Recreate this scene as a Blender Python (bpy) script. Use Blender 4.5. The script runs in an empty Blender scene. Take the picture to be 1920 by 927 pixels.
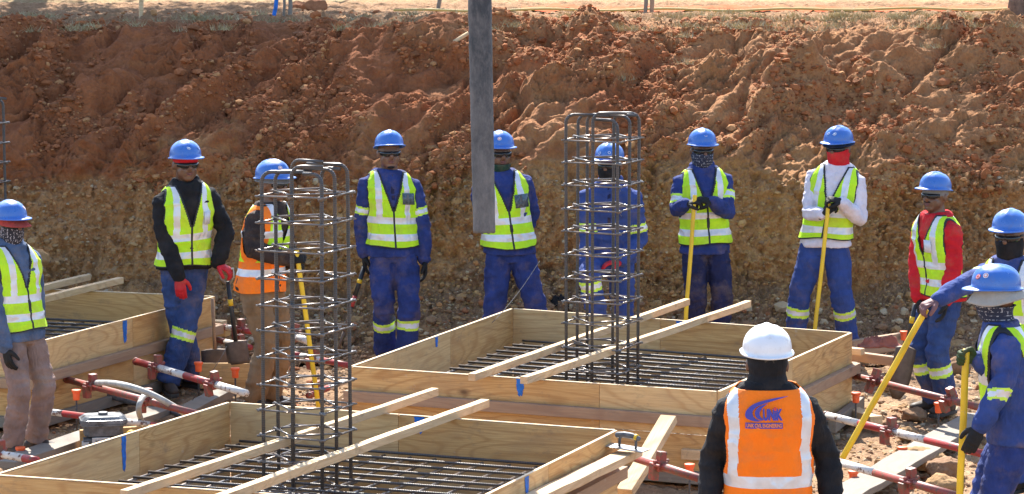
import bpy, bmesh, math, random
import numpy as np
from mathutils import Vector, Matrix, noise as mnoise
rad = math.radians
random.seed(7); RNG = np.random.default_rng(11)
SC = bpy.context.scene; COL = SC.collection

# ------------------------------------------------------------------ camera, sky, sun, exposure
FPX, PITCH, CAMH = 6179.0, 0.1183, 4.12
cd = bpy.data.cameras.new('camera'); cam = bpy.data.objects.new('camera', cd); COL.objects.link(cam)
cam.location = (0, 0, CAMH); cam.rotation_euler = (math.pi/2 - PITCH, 0, 0)
cd.sensor_width = 36; cd.lens = FPX/1920*36; cd.clip_start = .5; cd.clip_end = 2000
SC.camera = cam
SUN_EL, SUN_AZ = rad(47), rad(-7)          # behind the scene, a touch to the left
w = bpy.data.worlds.new('World'); SC.world = w; w.use_nodes = True
nt = w.node_tree; bg = nt.nodes['Background']
sky = nt.nodes.new('ShaderNodeTexSky'); sky.sky_type = 'NISHITA'; sky.sun_disc = False
sky.sun_elevation = SUN_EL; sky.sun_rotation = SUN_AZ; sky.dust_density = 1.0; sky.air_density = 1.0
nt.links.new(sky.outputs[0], bg.inputs[0]); bg.inputs[1].default_value = 0.13
sl = bpy.data.lights.new('sun', 'SUN'); sun = bpy.data.objects.new('sun', sl); COL.objects.link(sun)
sl.energy = 5.0; sl.angle = rad(.53); sl.color = (1, .95, .87)
sd = Vector((math.sin(SUN_AZ)*math.cos(SUN_EL), math.cos(SUN_AZ)*math.cos(SUN_EL), math.sin(SUN_EL)))
sun.rotation_euler = sd.to_track_quat('Z', 'Y').to_euler(); sun.location = sd*60
SC.view_settings.view_transform = 'Standard'; SC.view_settings.look = 'None'
SC.view_settings.exposure = 1.55; SC.view_settings.gamma = 1
SC.render.engine = 'CYCLES'

# ------------------------------------------------------------------ measuring helpers
CP, SP = math.cos(PITCH), math.sin(PITCH)
def ray(px, py):
    u = (px-960)/FPX; v = (463.5-py)/FPX
    return Vector((u, CP+v*SP, -SP+v*CP))
def at(px, py, z=0.0):                      # point on the horizontal plane z seen at a photo pixel
    r = ray(px, py); t = (z-CAMH)/r.z
    return Vector((r.x*t, r.y*t, z))
def aty(px, py, Y):                         # point at distance Y seen at a photo pixel
    r = ray(px, py); t = Y/r.y
    return Vector((r.x*t, Y, CAMH+r.z*t))

# ------------------------------------------------------------------ noise
def _perm(seed): return np.random.default_rng(seed).integers(0, 2**31, 4096)
def perlin(x, y, z=None, seed=0):
    if z is None: z = np.zeros_like(x)
    P = _perm(seed)
    xi, yi, zi = np.floor(x).astype(int), np.floor(y).astype(int), np.floor(z).astype(int)
    xf, yf, zf = x-xi, y-yi, z-zi
    f = lambda t: t*t*t*(t*(t*6-15)+10)
    u, v, s = f(xf), f(yf), f(zf)
    def g(i, j, k, dx, dy, dz):
        h = P[(P[(P[i & 4095]+j) & 4095]+k) & 4095]
        a = (h & 1023)*(2*np.pi/1024); c = ((h >> 10) & 1023)/511.5-1; q = np.sqrt(np.maximum(0, 1-c*c))
        return np.cos(a)*q*dx+np.sin(a)*q*dy+c*dz
    def L(a, b, t): return a+(b-a)*t
    r = []
    for k in (0, 1):
        x0 = L(g(xi, yi, zi+k, xf, yf, zf-k), g(xi+1, yi, zi+k, xf-1, yf, zf-k), u)
        x1 = L(g(xi, yi+1, zi+k, xf, yf-1, zf-k), g(xi+1, yi+1, zi+k, xf-1, yf-1, zf-k), u)
        r.append(L(x0, x1, v))
    return L(r[0], r[1], s)*1.5
def fbm(x, y, z=None, o=4, seed=0, gain=.5):
    a, t = 1., 0
    for i in range(o):
        t = t+a*perlin(x*2**i, y*2**i, None if z is None else z*2**i, seed+i); a *= gain
    return t
def billow(x, y, z=None, o=4, seed=0, gain=.5):
    a, t = 1., 0
    for i in range(o):
        t = t+a*(np.abs(perlin(x*2**i, y*2**i, None if z is None else z*2**i, seed+i))*2-.5); a *= gain
    return t
def sstep(a, b, x):
    t = np.clip((x-a)/(b-a), 0, 1); return t*t*(3-2*t)

# ------------------------------------------------------------------ mesh helpers
WM = {}                                      # world matrix of every parent, kept by hand
def mesh_np(name, V, F, mats=None, fm=None, smooth=True):
    m = bpy.data.meshes.new(name); V = np.asarray(V, dtype=np.float32); F = np.asarray(F, dtype=np.int32)
    n = F.shape[1]
    m.vertices.add(len(V)); m.vertices.foreach_set('co', V.ravel())
    m.loops.add(F.size); m.loops.foreach_set('vertex_index', F.ravel())
    m.polygons.add(len(F)); m.polygons.foreach_set('loop_start', np.arange(0, F.size, n, dtype=np.int32))
    m.polygons.foreach_set('loop_total', np.full(len(F), n, dtype=np.int32))
    m.polygons.foreach_set('use_smooth', np.full(len(F), smooth, dtype=bool))
    for x in (mats or []): m.materials.append(x)
    if fm is not None: m.polygons.foreach_set('material_index', np.asarray(fm, dtype=np.int32))
    m.update(calc_edges=True); m.validate(); return m
def link(name, mesh, M=None, parent=None):
    o = bpy.data.objects.new(name, mesh); COL.objects.link(o)
    M = M or Matrix.Identity(4); WM[o] = M
    if parent is not None:
        o.parent = parent; o.matrix_basis = WM[parent].inverted() @ M
    else: o.matrix_basis = M
    return o
def tag(o, label=None, cat=None, group=None, kind=None):
    if label: o['label'] = label
    if cat: o['category'] = cat
    if group: o['group'] = group
    if kind: o['kind'] = kind
    return o
def thing(name, label, cat, M=None, group=None):
    M = M or Matrix.Identity(4)
    if isinstance(M, Vector): M = Matrix.Translation(M)
    o = bpy.data.objects.new(name, None); COL.objects.link(o); o.matrix_basis = M; o.empty_display_size = .2
    WM[o] = M; return tag(o, label, cat, group)
class MB:
    def __init__(s): s.v = []; s.f = []; s.m = []; s.cur = 0
    def add(s, vs, fs):
        b = len(s.v); s.v += [tuple(p) for p in vs]; s.f += [tuple(i+b for i in f) for f in fs]; s.m += [s.cur]*len(fs)
    def box(s, c, d, M=None):
        x, y, z = (q/2 for q in d); c = Vector(c)
        vs = [Vector((a*x, b*y, e*z)) for e in (-1, 1) for b in (-1, 1) for a in (-1, 1)]
        vs = [(M @ p if M else p)+c for p in vs]
        s.add(vs, [(0, 2, 3, 1), (4, 5, 7, 6), (0, 1, 5, 4), (2, 6, 7, 3), (0, 4, 6, 2), (1, 3, 7, 5)])
    def prism(s, poly, z0, z1):
        n = len(poly); s.add([(x, y, z0) for x, y in poly]+[(x, y, z1) for x, y in poly],
            [tuple(range(n-1, -1, -1)), tuple(range(n, 2*n))]+[(i, (i+1) % n, n+(i+1) % n, n+i) for i in range(n)])
    def rings(s, R, cap=True, closed=True):
        n = len(R[0]); vs = [p for r in R for p in r]; fs = []
        for i in range(len(R)-1):
            for j in range(n if closed else n-1):
                k = (j+1) % n; fs.append((i*n+j, i*n+k, (i+1)*n+k, (i+1)*n+j))
        if cap: fs += [tuple(range(n-1, -1, -1)), tuple((len(R)-1)*n+j for j in range(n))]
        s.add(vs, fs)
    def tube(s, pts, r, seg=12, cap=True, ref=None, round_ends=False):
        pts = [Vector(p) for p in pts]
        if not isinstance(r, (list, tuple)): r = [r]*len(pts)
        r = [q if isinstance(q, (list, tuple)) else (q, q) for q in r]
        if round_ends:
            d0 = (pts[0]-pts[1]).normalized(); d1 = (pts[-1]-pts[-2]).normalized()
            a, b = r[0], r[-1]; q = min(a); t = min(b)
            pts = [pts[0]+d0*q*.95, pts[0]+d0*q*.6]+pts+[pts[-1]+d1*t*.6, pts[-1]+d1*t*.95]
            r = [(a[0]*.3, a[1]*.3), (a[0]*.8, a[1]*.8)]+r+[(b[0]*.8, b[1]*.8), (b[0]*.3, b[1]*.3)]
        n = len(pts); R = []
        T = []
        for i in range(n):
            t = (pts[min(i+1, n-1)]-pts[max(i-1, 0)])
            T.append(t.normalized() if t.length > 1e-9 else Vector((0, 0, 1)))
        up = Vector(ref) if ref else (Vector((1, 0, 0)) if abs(T[0].x) < .9 else Vector((0, 1, 0)))
        X = (up-T[0]*up.dot(T[0])).normalized()
        for i in range(n):
            X = (X-T[i]*X.dot(T[i])).normalized(); Y = T[i].cross(X)
            R.append([pts[i]+X*(math.cos(a)*r[i][0])+Y*(math.sin(a)*r[i][1]) for a in (2*math.pi*k/seg for k in range(seg))])
        s.rings(R, cap)
    def ell(s, c, r, M=None, nu=14, nv=9):
        c = Vector(c); R = []
        for i in range(nv+1):
            t = math.pi*(.04+.92*i/nv); R.append([])
            for k in range(nu):
                a = 2*math.pi*k/nu; p = Vector((math.sin(t)*math.cos(a)*r[0], math.sin(t)*math.sin(a)*r[1], -math.cos(t)*r[2]))
                R[-1].append((M @ p if M else p)+c)
        s.rings(R)
    def build(s, name, mats, parent=None, M=None, smooth=True, bevel=0):
        m = bpy.data.meshes.new(name); m.from_pydata(s.v, [], s.f)
        mats = mats if isinstance(mats, (list, tuple)) else [mats]
        for x in mats: m.materials.append(x)
        m.polygons.foreach_set('material_index', s.m)
        m.polygons.foreach_set('use_smooth', [smooth]*len(s.f)); m.update()
        if M is None: M = WM[parent] if parent is not None else Matrix.Identity(4)   # local coordinates of the parent
        o = link(name, m, M, parent)
        if bevel:
            b = o.modifiers.new('b', 'BEVEL'); b.width = bevel; b.segments = 2; b.limit_method = 'ANGLE'
        return o
def frame_x(p0, p1, up=Vector((0, 0, 1))):   # matrix with local X along p0-p1, Z near up, origin at the middle
    p0, p1 = Vector(p0), Vector(p1); x = (p1-p0).normalized(); y = up.cross(x).normalized(); z = x.cross(y)
    M = Matrix((x, y, z)).transposed().to_4x4(); M.translation = (p0+p1)/2; return M, (p1-p0).length
def plank(name, p0, p1, w, h, mat, parent=None, up=Vector((0, 0, 1)), bevel=.003, ragged=0, seed=0):
    M, L = frame_x(p0, p1, up); b = MB(); n = max(2, int(L/.25)); R = []; rr = random.Random(seed)
    for i in range(n+1):
        x = -L/2+L*i/n; jy, jz = (rr.uniform(-1, 1)*ragged, rr.uniform(-1, 1)*ragged)
        R.append([Vector((x, a*w/2+jy, e*h/2+jz)) for a, e in ((-1, -1), (1, -1), (1, 1), (-1, 1))])
    b.rings(R); return b.build(name, mat, parent, M, smooth=False, bevel=bevel)

# ------------------------------------------------------------------ materials
class N:
    def __init__(s, name):
        s.mat = bpy.data.materials.new(name); s.mat.use_nodes = True; s.t = s.mat.node_tree
        s.b = s.t.nodes['Principled BSDF']
    def n(s, ty, ins=None, **kw):
        x = s.t.nodes.new('ShaderNode'+ty)
        for k, v in kw.items(): setattr(x, k, v)
        for k, v in (ins or {}).items():
            if hasattr(v, 'links') or isinstance(v, bpy.types.NodeSocket): s.t.links.new(v, x.inputs[k])
            else: x.inputs[k].default_value = v
        return x
    def set(s, k, v):
        if isinstance(v, bpy.types.NodeSocket): s.t.links.new(v, s.b.inputs[k])
        else: s.b.inputs[k].default_value = v
    def coord(s, sc=(1, 1, 1), which='Object', rnd=False):
        c = s.n('TexCoord').outputs[which]
        m = s.n('Mapping', {'Vector': c, 'Scale': sc})
        if rnd:
            oi = s.n('ObjectInfo'); k = s.n('Math', {0: oi.outputs['Random'], 1: 37.0}, operation='MULTIPLY')
            cb = s.n('CombineXYZ', {0: k.outputs[0], 1: k.outputs[0], 2: k.outputs[0]}); s.t.links.new(cb.outputs[0], m.inputs['Location'])
        return m.outputs[0]
    def noise(s, v, sc, det=4, rough=.55, dist=0):
        return s.n('TexNoise', {'Vector': v, 'Scale': sc, 'Detail': det, 'Roughness': rough, 'Distortion': dist}).outputs['Fac']
    def ramp(s, f, stops, interp='LINEAR'):
        r = s.n('ValToRGB', {'Fac': f}); cr = r.color_ramp; cr.interpolation = interp
        while len(cr.elements) < len(stops): cr.elements.new(.5)
        for e, (p, c) in zip(cr.elements, stops): e.position = p; e.color = (c if len(c) == 4 else (*c, 1)) if isinstance(c, tuple) else (c, c, c, 1)
        return r.outputs[0]
    def mix(s, f, a, b, mode='MIX'):
        x = s.n('Mix', data_type='RGBA', blend_type=mode)
        for k, v in ((0, f), (6, a), (7, b)):
            if isinstance(v, bpy.types.NodeSocket): s.t.links.new(v, x.inputs[k])
            else: x.inputs[k].default_value = (*v, 1) if isinstance(v, tuple) and len(v) == 3 else v
        return x.outputs[2]
    def math(s, op, a, b=0.0, clamp=False): return s.n('Math', {0: a, 1: b}, operation=op, use_clamp=clamp).outputs[0]
    def bump(s, h, st=.5, d=.01):
        s.set('Normal', s.n('Bump', {'Height': h, 'Strength': st, 'Distance': d}).outputs[0])

def fabric(name, c, rough=.9, var=.18, bump=.5, scale=1.0, dirt=None):
    m = N(name); v = m.coord(rnd=True)
    n1 = m.noise(v, 9*scale, 4); n2 = m.noise(v, 3*scale, 2)
    dk = tuple(x*(1-var*1.6) for x in c); lt = tuple(min(1, x*(1+var)) for x in c)
    col = m.ramp(n1, [(.3, dk), (.7, lt)])
    if dirt:
        col = m.mix(m.ramp(n2, [(.52, 0.), (.72, .7)]), col, dirt)
    dust = m.noise(m.coord(rnd=True), 5.5, 5, .7); col = m.mix(m.ramp(dust, [(.50, 0.), (.72, .34 if max(c) > .03 else .07)]), col, (.26, .17, .10))
    m.set('Base Color', col); m.set('Roughness', rough); m.set('Specular IOR Level', .25)
    v2 = m.coord((1, 1, .45), rnd=True)
    m.bump(m.math('ADD', m.math('MULTIPLY', m.noise(v2, 22, 3, .5, 1.2), 1.0), m.math('MULTIPLY', m.noise(v, 240, 2), .06)), bump, .02)
    return m.mat
def plain(name, c, rough=.5, metal=0, var=.1, sc=12, spec=.5, bump=0, coat=0):
    m = N(name); v = m.coord(rnd=True); n1 = m.noise(v, sc, 5)
    m.set('Base Color', m.ramp(n1, [(.3, tuple(x*(1-var) for x in c)), (.7, tuple(min(1, x*(1+var)) for x in c))]))
    m.set('Roughness', m.ramp(n1, [(.3, max(.03, rough-.08)), (.7, min(1, rough+.1))])); m.set('Metallic', metal); m.set('Specular IOR Level', spec)
    if coat: m.set('Coat Weight', coat); m.set('Coat Roughness', .15)
    if bump: m.bump(m.noise(v, sc*5, 4), bump, .004)
    return m.mat
def wood(name, light, dark, knots=True, grey=0., edge=False):
    m = N(name); v = m.coord((1, 1, 1), rnd=True)
    vs = m.coord((.45, 3.2, 3.2), rnd=True)
    n = m.noise(vs, 1.1, 3, .5, .6)
    fig = m.noise(m.coord((.55, 1.0, 2.6), rnd=True), 1.25, 2.0, .45, .5)
    rings = m.math('ADD', m.math('MULTIPLY', m.math('SINE', m.math('MULTIPLY', fig, 85.0)), .5), .5)
    fine = m.noise(m.coord((2.5, 60, 60), rnd=True), 2.2, 4, .6)
    col = m.ramp(rings, [(0., tuple(.5*a+.5*b for a, b in zip(light, dark))), (.22, tuple(.85*a+.15*b for a, b in zip(light, dark))), (.5, light), (1., light)])
    col = m.mix(m.ramp(fine, [(.38, .45), (.62, 0.)]), col, dark)
    col = m.mix(m.ramp(n, [(.35, .5), (.6, 0.)]), col, tuple(.6*a+.4*b for a, b in zip(light, dark)))
    if knots:
        kv = m.coord((2.0, .01, 3.6), rnd=True)
        vo = m.n('TexVoronoi', {'Vector': kv, 'Scale': 1.0, 'Randomness': 1.0}).outputs['Distance']
        col = m.mix(m.ramp(vo, [(.045, .95), (.07, .5), (.13, 0.)]), col, tuple(x*.32 for x in dark))
    st = m.noise(m.coord((.5, .5, 1.4), rnd=True), 3.5, 5, .65)
    col = m.mix(m.ramp(st, [(.5, 0.), (.8, .45)]), col, (.28, .2, .13))
    dr = m.noise(m.coord((1.2, 2, 2), rnd=True), 4.5, 6, .75); col = m.mix(m.ramp(dr, [(.56, 0.), (.72, .55)]), col, (.22, .15, .1)); col = m.mix(m.ramp(dr, [(.27, .5), (.36, 0.)]), col, (.5, .46, .4))
    if grey: col = m.mix(m.ramp(st, [(.3, grey), (.75, grey*.4)]), col, (.26, .24, .215))
    m.set('Base Color', col); m.set('Roughness', .78); m.set('Specular IOR Level', .3)
    m.bump(m.math('ADD', fine, m.math('MULTIPLY', st, .6)), .35, .003)
    return m.mat
MT = {}
MT['ply'] = wood('plywood', (.64, .40, .165), (.34, .15, .045))
MT['ply2'] = wood('plywood_pale', (.69, .48, .235), (.42, .22, .08))
MT['pine'] = wood('pine_timber', (.68, .50, .30), (.44, .27, .13), knots=False)
MT['old'] = wood('weathered_timber', (.22, .17, .12), (.13, .085, .055), knots=False, grey=.5)
MT['waler'] = wood('brown_timber', (.42, .26, .15), (.25, .13, .07), grey=.25)
MT['plyedge'] = plain('plywood_edge', (.66, .5, .32), .85, var=.2, sc=60)
MT['blue_mark'] = plain('blue_spray_paint', (.01, .13, .5), .7, var=.35, sc=30)
def rust_steel(name, a, b, rib=True, rough=.5, metal=.5):
    m = N(name); v = m.coord(rnd=True); n = m.noise(v, 14, 5)
    m.set('Base Color', m.ramp(n, [(.35, a), (.68, b)])); m.set('Metallic', metal); m.set('Roughness', rough)
    if rib:
        wv = m.n('TexWave', {'Vector': m.coord((.35, .35, 1)), 'Scale': 28.0, 'Distortion': 0.0}, wave_type='BANDS', bands_direction='Z').outputs['Fac']
        m.set('Base Color', m.mix(m.ramp(wv, [(.3, .5), (.7, 0.)]), m.ramp(n, [(.35, a), (.68, b)]), tuple(x*.45 for x in a))); m.bump(wv, .5, .003)  # dark bands in the colour stand in for shade between ribs
    return m.mat
MT['rebar'] = rust_steel('rebar_steel', (.07, .072, .078), (.125, .095, .075), rough=.42, metal=.3)
MT['rebar_s'] = rust_steel('rebar_stirrup_lit_bar', (.15, .14, .135), (.22, .17, .14), rib=False, rough=.3, metal=.5)  # stirrups; this paler steel also makes upper cross bars look sunlit
def painted(name, c, chip, amt=.55):
    m = N(name); v = m.coord(rnd=True); n = m.noise(v, 26, 6, .65)
    col = m.mix(m.ramp(n, [(amt, 0.), (amt+.04, 1.)]), m.ramp(m.noise(v, 5, 3), [(.3, tuple(x*.7 for x in c)), (.7, c)]), chip)
    m.set('Base Color', col); m.set('Roughness', .5); m.bump(n, .3, .002); return m.mat
MT['red_paint'] = painted('red_prop_paint', (.36, .03, .028), (.16, .07, .045), .56)
MT['white_paint'] = painted('white_prop_paint', (.68, .64, .58), (.16, .08, .05), .55)
MT['rust_paint'] = painted('rusty_red_paint', (.3, .06, .045), (.16, .075, .05), .5)
MT['yellow'] = painted('yellow_pole_paint', (.88, .56, .02), (.5, .36, .12), .66)
MT['orange_cap'] = plain('orange_cap', (.9, .13, .03), .5)
def shell(name, c, dirt):
    m = N(name); v = m.coord(rnd=True); a = m.noise(v, 7, 4); b_ = m.noise(v, 60, 5, .7); g = m.noise(v, 14, 6, .7)
    col = m.mix(m.ramp(a, [(.35, 0.), (.7, .25)]), c, tuple(x*.75 for x in c)); col = m.mix(m.ramp(g, [(.54, 0.), (.7, .45)]), col, dirt)
    col = m.mix(m.ramp(b_, [(.64, 0.), (.67, .6)]), col, tuple(min(1, x*.5+.35) for x in c)); m.set('Base Color', col); m.set('Roughness', m.ramp(g, [(.4, .26), (.7, .6)])); m.set('Coat Weight', .15); return m.mat
MT['helmet_blue'] = shell('blue_helmet', (.04, .15, .50), (.16, .17, .24))
MT['helmet_white'] = shell('white_helmet', (.78, .79, .82), (.5, .44, .38))
MT['sticker'] = plain('sticker_white', (.75, .75, .78), .4, var=.03)
MT['sticker_red'] = plain('sticker_red', (.7, .06, .05), .4, var=.05)
MT['skin'] = plain('skin_dark', (.14, .068, .042), .38, var=.15, sc=25)
MT['skin2'] = plain('skin_brown', (.19, .095, .06), .42, var=.15, sc=25)
MT['lip'] = plain('lip', (.17, .065, .055), .5)
MT['lens'] = plain('black_lens', (.012, .012, .015), .08, var=0)
MT['black'] = fabric('black_cloth', (.014, .014, .017), var=.3)
MT['black_zip'] = plain('black_trim', (.015, .015, .018), .6)
MT['lime'] = fabric('lime_vest', (.50, .84, .025), .75, .06, .35, dirt=(.62, .66, .06))
MT['yellowlime'] = fabric('lime_tape', (.6, .85, .08), .7, .06, .2)
MT['orange'] = fabric('orange_vest', (1.0, .20, .010), .75, .05, .3)
MT['silver'] = plain('reflective_tape', (.66, .67, .7), .42, metal=.25, var=.1, sc=14, bump=.3)
MT['blue'] = fabric('blue_workwear', (.026, .045, .175), var=.2, bump=.7)
MT['blue2'] = fabric('bright_blue_workwear', (.036, .066, .225), var=.16, bump=.7)
MT['navy'] = fabric('navy_workwear', (.018, .022, .07), var=.2, bump=.7)
MT['royal'] = fabric('faded_blue_workwear', (.035, .065, .18), var=.2, bump=.7, dirt=(.08, .12, .25))
MT['denim'] = fabric('grey_blue_jacket', (.08, .12, .21), var=.2, bump=.7)
MT['mauve'] = fabric('dusty_brown_trousers', (.24, .16, .135), var=.18, bump=.7, dirt=(.34, .25, .2))
MT['tan'] = fabric('tan_trousers', (.22, .125, .06), var=.2, bump=.7, dirt=(.3, .2, .12))
MT['dkbrown'] = fabric('dark_brown_sleeve', (.035, .024, .022), var=.25, bump=.7)
MT['white_cloth'] = fabric('white_hoodie', (.68, .64, .72), var=.06, bump=.6)
MT['red_cloth'] = fabric('red_cloth', (.55, .015, .025), var=.12, bump=.6)
MT['redcap'] = fabric('faded_red_cap', (.42, .06, .05), var=.15)
MT['grey_cloth'] = fabric('grey_cloth', (.22, .21, .21), var=.15)
MT['beige_cloth'] = fabric('beige_hat', (.42, .37, .31), var=.1)
MT['navy_hat'] = fabric('navy_hat', (.02, .03, .07), var=.2)
MT['green_cloth'] = fabric('dark_green_cloth', (.015, .05, .035), var=.2)
MT['glove_black'] = fabric('black_glove', (.015, .015, .016), .7, .3)
MT['glove_red'] = fabric('red_rubber_glove', (.5, .02, .03), .45, .15)
MT['glove_green'] = fabric('green_glove', (.03, .06, .02), .7, .2)
MT['glove_pink'] = fabric('pinkish_grey_glove', (.2, .1, .1), .6, .2)
MT['boot'] = plain('boot_leather', (.045, .03, .022), .7, var=.4, sc=18, bump=.4)
MT['sole'] = plain('boot_sole', (.05, .045, .04), .9)
MT['idcard'] = plain('badge_pocket', (.07, .1, .12), .25, var=.4, sc=40)
MT['idwhite'] = plain('badge_card', (.6, .62, .7), .35, var=.1, sc=40)
def bandana(name, base, dot):
    m = N(name); v = m.coord((1, 1, 1))
    vo = m.n('TexVoronoi', {'Vector': m.coord((1, 1, 1.6)), 'Scale': 62.0, 'Randomness': .35}).outputs['Distance']
    m.set('Base Color', m.mix(m.ramp(vo, [(.28, 1.), (.36, 0.)]), base, dot)); m.set('Roughness', .9)
    m.bump(m.noise(v, 30, 3), .4, .01); return m.mat
MT['bandana'] = bandana('patterned_bandana', (.02, .02, .03), (.4, .38, .42))
def lettered(name):
    m = N(name)
    br = m.n('TexBrick', {'Vector': m.n('Mapping', {'Vector': m.n('TexCoord').outputs['Object'], 'Rotation': (rad(90), 0, 0)}).outputs[0], 'Scale': 24.0, 'Color1': (.02, .025, .05, 1), 'Color2': (.02, .025, .05, 1), 'Mortar': (.38, .38, .42, 1), 'Mortar Size': .05, 'Brick Width': .9, 'Row Height': .55})
    n = m.noise(m.coord(), 90, 2)
    m.set('Base Color', m.mix(m.ramp(n, [(.5, 0.), (.56, 1.)]), (.02, .025, .05), br.outputs['Color'])); m.set('Roughness', .9); return m.mat
MT['printed'] = lettered('printed_neck_tube')
def hosemat():
    m = N('concrete_stained_rubber'); v = m.coord((1, 1, .55)); n = m.noise(v, 9, 8, .75); n2 = m.noise(m.coord((1, 1, .5)), 34, 6, .75)
    z = m.n('SeparateXYZ', {0: m.n('TexCoord').outputs['Object']}).outputs[2]
    lo = m.n('MapRange', {'Value': z, 'From Min': 1.75, 'From Max': 3.6, 'To Min': .5, 'To Max': -.02}).outputs[0]
    f = m.math('ADD', lo, m.math('MULTIPLY', m.math('SUBTRACT', n, .5), 1.8), True)
    col = m.mix(f, (.036, .04, .048), (.24, .22, .21))
    col = m.mix(m.ramp(n2, [(.5, 0.), (.7, .4)]), col, (.2, .19, .19))
    m.set('Base Color', col); m.set('Roughness', .75); m.bump(m.math('ADD', n, n2), .5, .004); return m.mat
MT['hose'] = hosemat()
MT['engine_dark'] = plain('engine_grey', (.10, .10, .105), .5, metal=.2, var=.5, sc=22, bump=.3)
MT['engine_cover'] = plain('engine_cover', (.11, .12, .13), .3, var=.5, sc=14)
MT['engine_white'] = plain('engine_panel', (.45, .44, .42), .6, var=.2, sc=30)
MT['pipe'] = plain('grey_hose', (.36, .35, .32), .55, var=.25, sc=20)
MT['steel'] = plain('worn_steel', (.3, .29, .28), .4, metal=.7, var=.3, sc=20)
MT['blade'] = plain('muddy_steel', (.14, .1, .075), .65, metal=.4, var=.35, sc=14)
MT['black_pl'] = plain('black_plastic', (.02, .02, .022), .4, var=.3)

# soil
def soil(name, bank):
    m = N(name); geo = m.n('NewGeometry').outputs['Position']
    P = lambda sc: m.n('Mapping', {'Vector': geo, 'Scale': sc}).outputs[0]
    z = m.n('SeparateXYZ', {0: geo}).outputs[2]; y = m.n('SeparateXYZ', {0: geo}).outputs[1]
    big = m.noise(P((.6, .6, 1.)), 1.3, 4, .6, .5); mid = m.noise(P((1, 1, 1)), 6, 5, .62); fine = m.noise(P((1, 1, 1)), 38, 4, .65)
    vor = m.n('TexVoronoi', {'Vector': P((1, 1, 1)), 'Scale': 22.0}).outputs['Color']
    vd = m.n('TexVoronoi', {'Vector': m.mix(.06, geo, vor), 'Scale': 16.0}).outputs['Distance']
    vg = m.n('SeparateColor', {0: vor}).outputs[0]
    red = m.mix(mid, (.14, .040, .016), (.44, .165, .068))
    red = m.mix(m.ramp(m.math('ADD', big, m.n('MapRange', {'Value': m.n('SeparateXYZ', {0: geo}).outputs[0], 'From Min': -3., 'From Max': 3., 'To Min': -.2, 'To Max': .16}).outputs[0]), [(.42, 0.), (.62, .85)]), red, m.mix(mid, (.26, .11, .042), (.53, .28, .13)))
    ochre = m.mix(mid, (.34, .155, .055), (.62, .37, .175))
    pat = m.noise(P((1, 1, .6)), 13, 7, .78, .8)
    ochre = m.mix(m.ramp(pat, [(.55, 0.), (.68, .7)]), ochre, (.46, .36, .23)); ochre = m.mix(m.ramp(pat, [(.33, .8), (.45, 0.)]), ochre, (.19, .08, .03))
    ochre = m.mix(m.ramp(m.noise(P((.8, 1, .5)), 2.2, 4, .6), [(.42, .0), (.6, .7)]), ochre, m.mix(mid, (.24, .10, .04), (.45, .23, .10)))
    grav = m.mix(mid, (.15, .08, .045), (.33, .2, .115))
    grav = m.mix(m.ramp(fine, [(.5, 0.), (.65, .5)]), grav, (.40, .28, .17))
    if bank:
        zz = m.math('ADD', z, m.math('MULTIPLY', m.math('SUBTRACT', big, .5), 2.6))
        zz = m.math('ADD', zz, m.math('MULTIPLY', m.math('SUBTRACT', mid, .5), .35))
        c = m.mix(m.n('MapRange', {'Value': zz, 'From Min': 1.25, 'From Max': 1.5}).outputs[0], ochre, red)
        c = m.mix(m.n('MapRange', {'Value': zz, 'From Min': .3, 'From Max': .55, 'To Min': 1, 'To Max': 0}).outputs[0], c, grav)
        top = m.mix(mid, (.20, .095, .045), (.42, .26, .14))
        c = m.mix(m.n('MapRange', {'Value': y, 'From Min': 30.6, 'From Max': 32.0}).outputs[0], c, top)
        grass = m.mix(m.noise(P((1, 1, 1)), 3, 6, .7), (.22, .16, .07), (.42, .34, .17))
        c = m.mix(m.n('MapRange', {'Value': m.math('ADD', y, m.math('MULTIPLY', mid, 1.5)), 'From Min': 37.0, 'From Max': 37.8}).outputs[0], c, grass)
    else: c = m.mix(m.ramp(big, [(.4, 0.), (.6, 1.)]), grav, m.mix(mid, (.3, .175, .095), (.5, .34, .2)))
    c = m.mix(m.ramp(fine, [(.35, .35), (.6, 0.)]), c, (.12, .06, .035))
    m.set('Base Color', c); m.set('Roughness', .95); m.set('Specular IOR Level', .15)
    h = m.math('ADD', m.math('MULTIPLY', mid, .8), m.math('MULTIPLY', fine, .5))
    h = m.math('SUBTRACT', h, m.math('MULTIPLY', vd, .5)); h = m.math('ADD', h, m.math('MULTIPLY', m.noise(P((1, 1, .5)), 90, 3, .7), .35))
    m.bump(h, .9, .03); return m.mat
MT['bank'] = soil('bank_soil', True); MT['floor'] = soil('pit_soil', False)

# ------------------------------------------------------------------ terrain
def grid_mesh(name, X, Y, Z, mats):
    r, c = X.shape; V = np.stack([X, Y, Z], -1).reshape(-1, 3)
    i = np.arange(r*c).reshape(r, c)
    F = np.stack([i[:-1, :-1], i[:-1, 1:], i[1:, 1:], i[1:, :-1]], -1).reshape(-1, 4)
    return mesh_np(name, V, F, mats)
def dense(a, b, da, mid0, mid1, dm):         # coarse - dense - coarse coordinates
    return np.concatenate([np.arange(a, mid0, da), np.arange(mid0, mid1, dm), np.arange(mid1, b+da, da)])
prof_y = np.array([26.9, 27.3, 27.75, 28.05, 28.2, 28.33, 28.45, 28.8, 29.4, 30.0, 30.35, 30.75, 31.5, 34, 38.5])
prof_z = np.array([-.06, .05, .26, .46, .9, 1.3, 1.5, 1.74, 2.06, 2.38, 2.5, 2.54, 2.53, 2.52, 2.5])
pl_ = np.concatenate([[0], np.cumsum(np.hypot(np.diff(prof_y), np.diff(prof_z)))])
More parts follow.
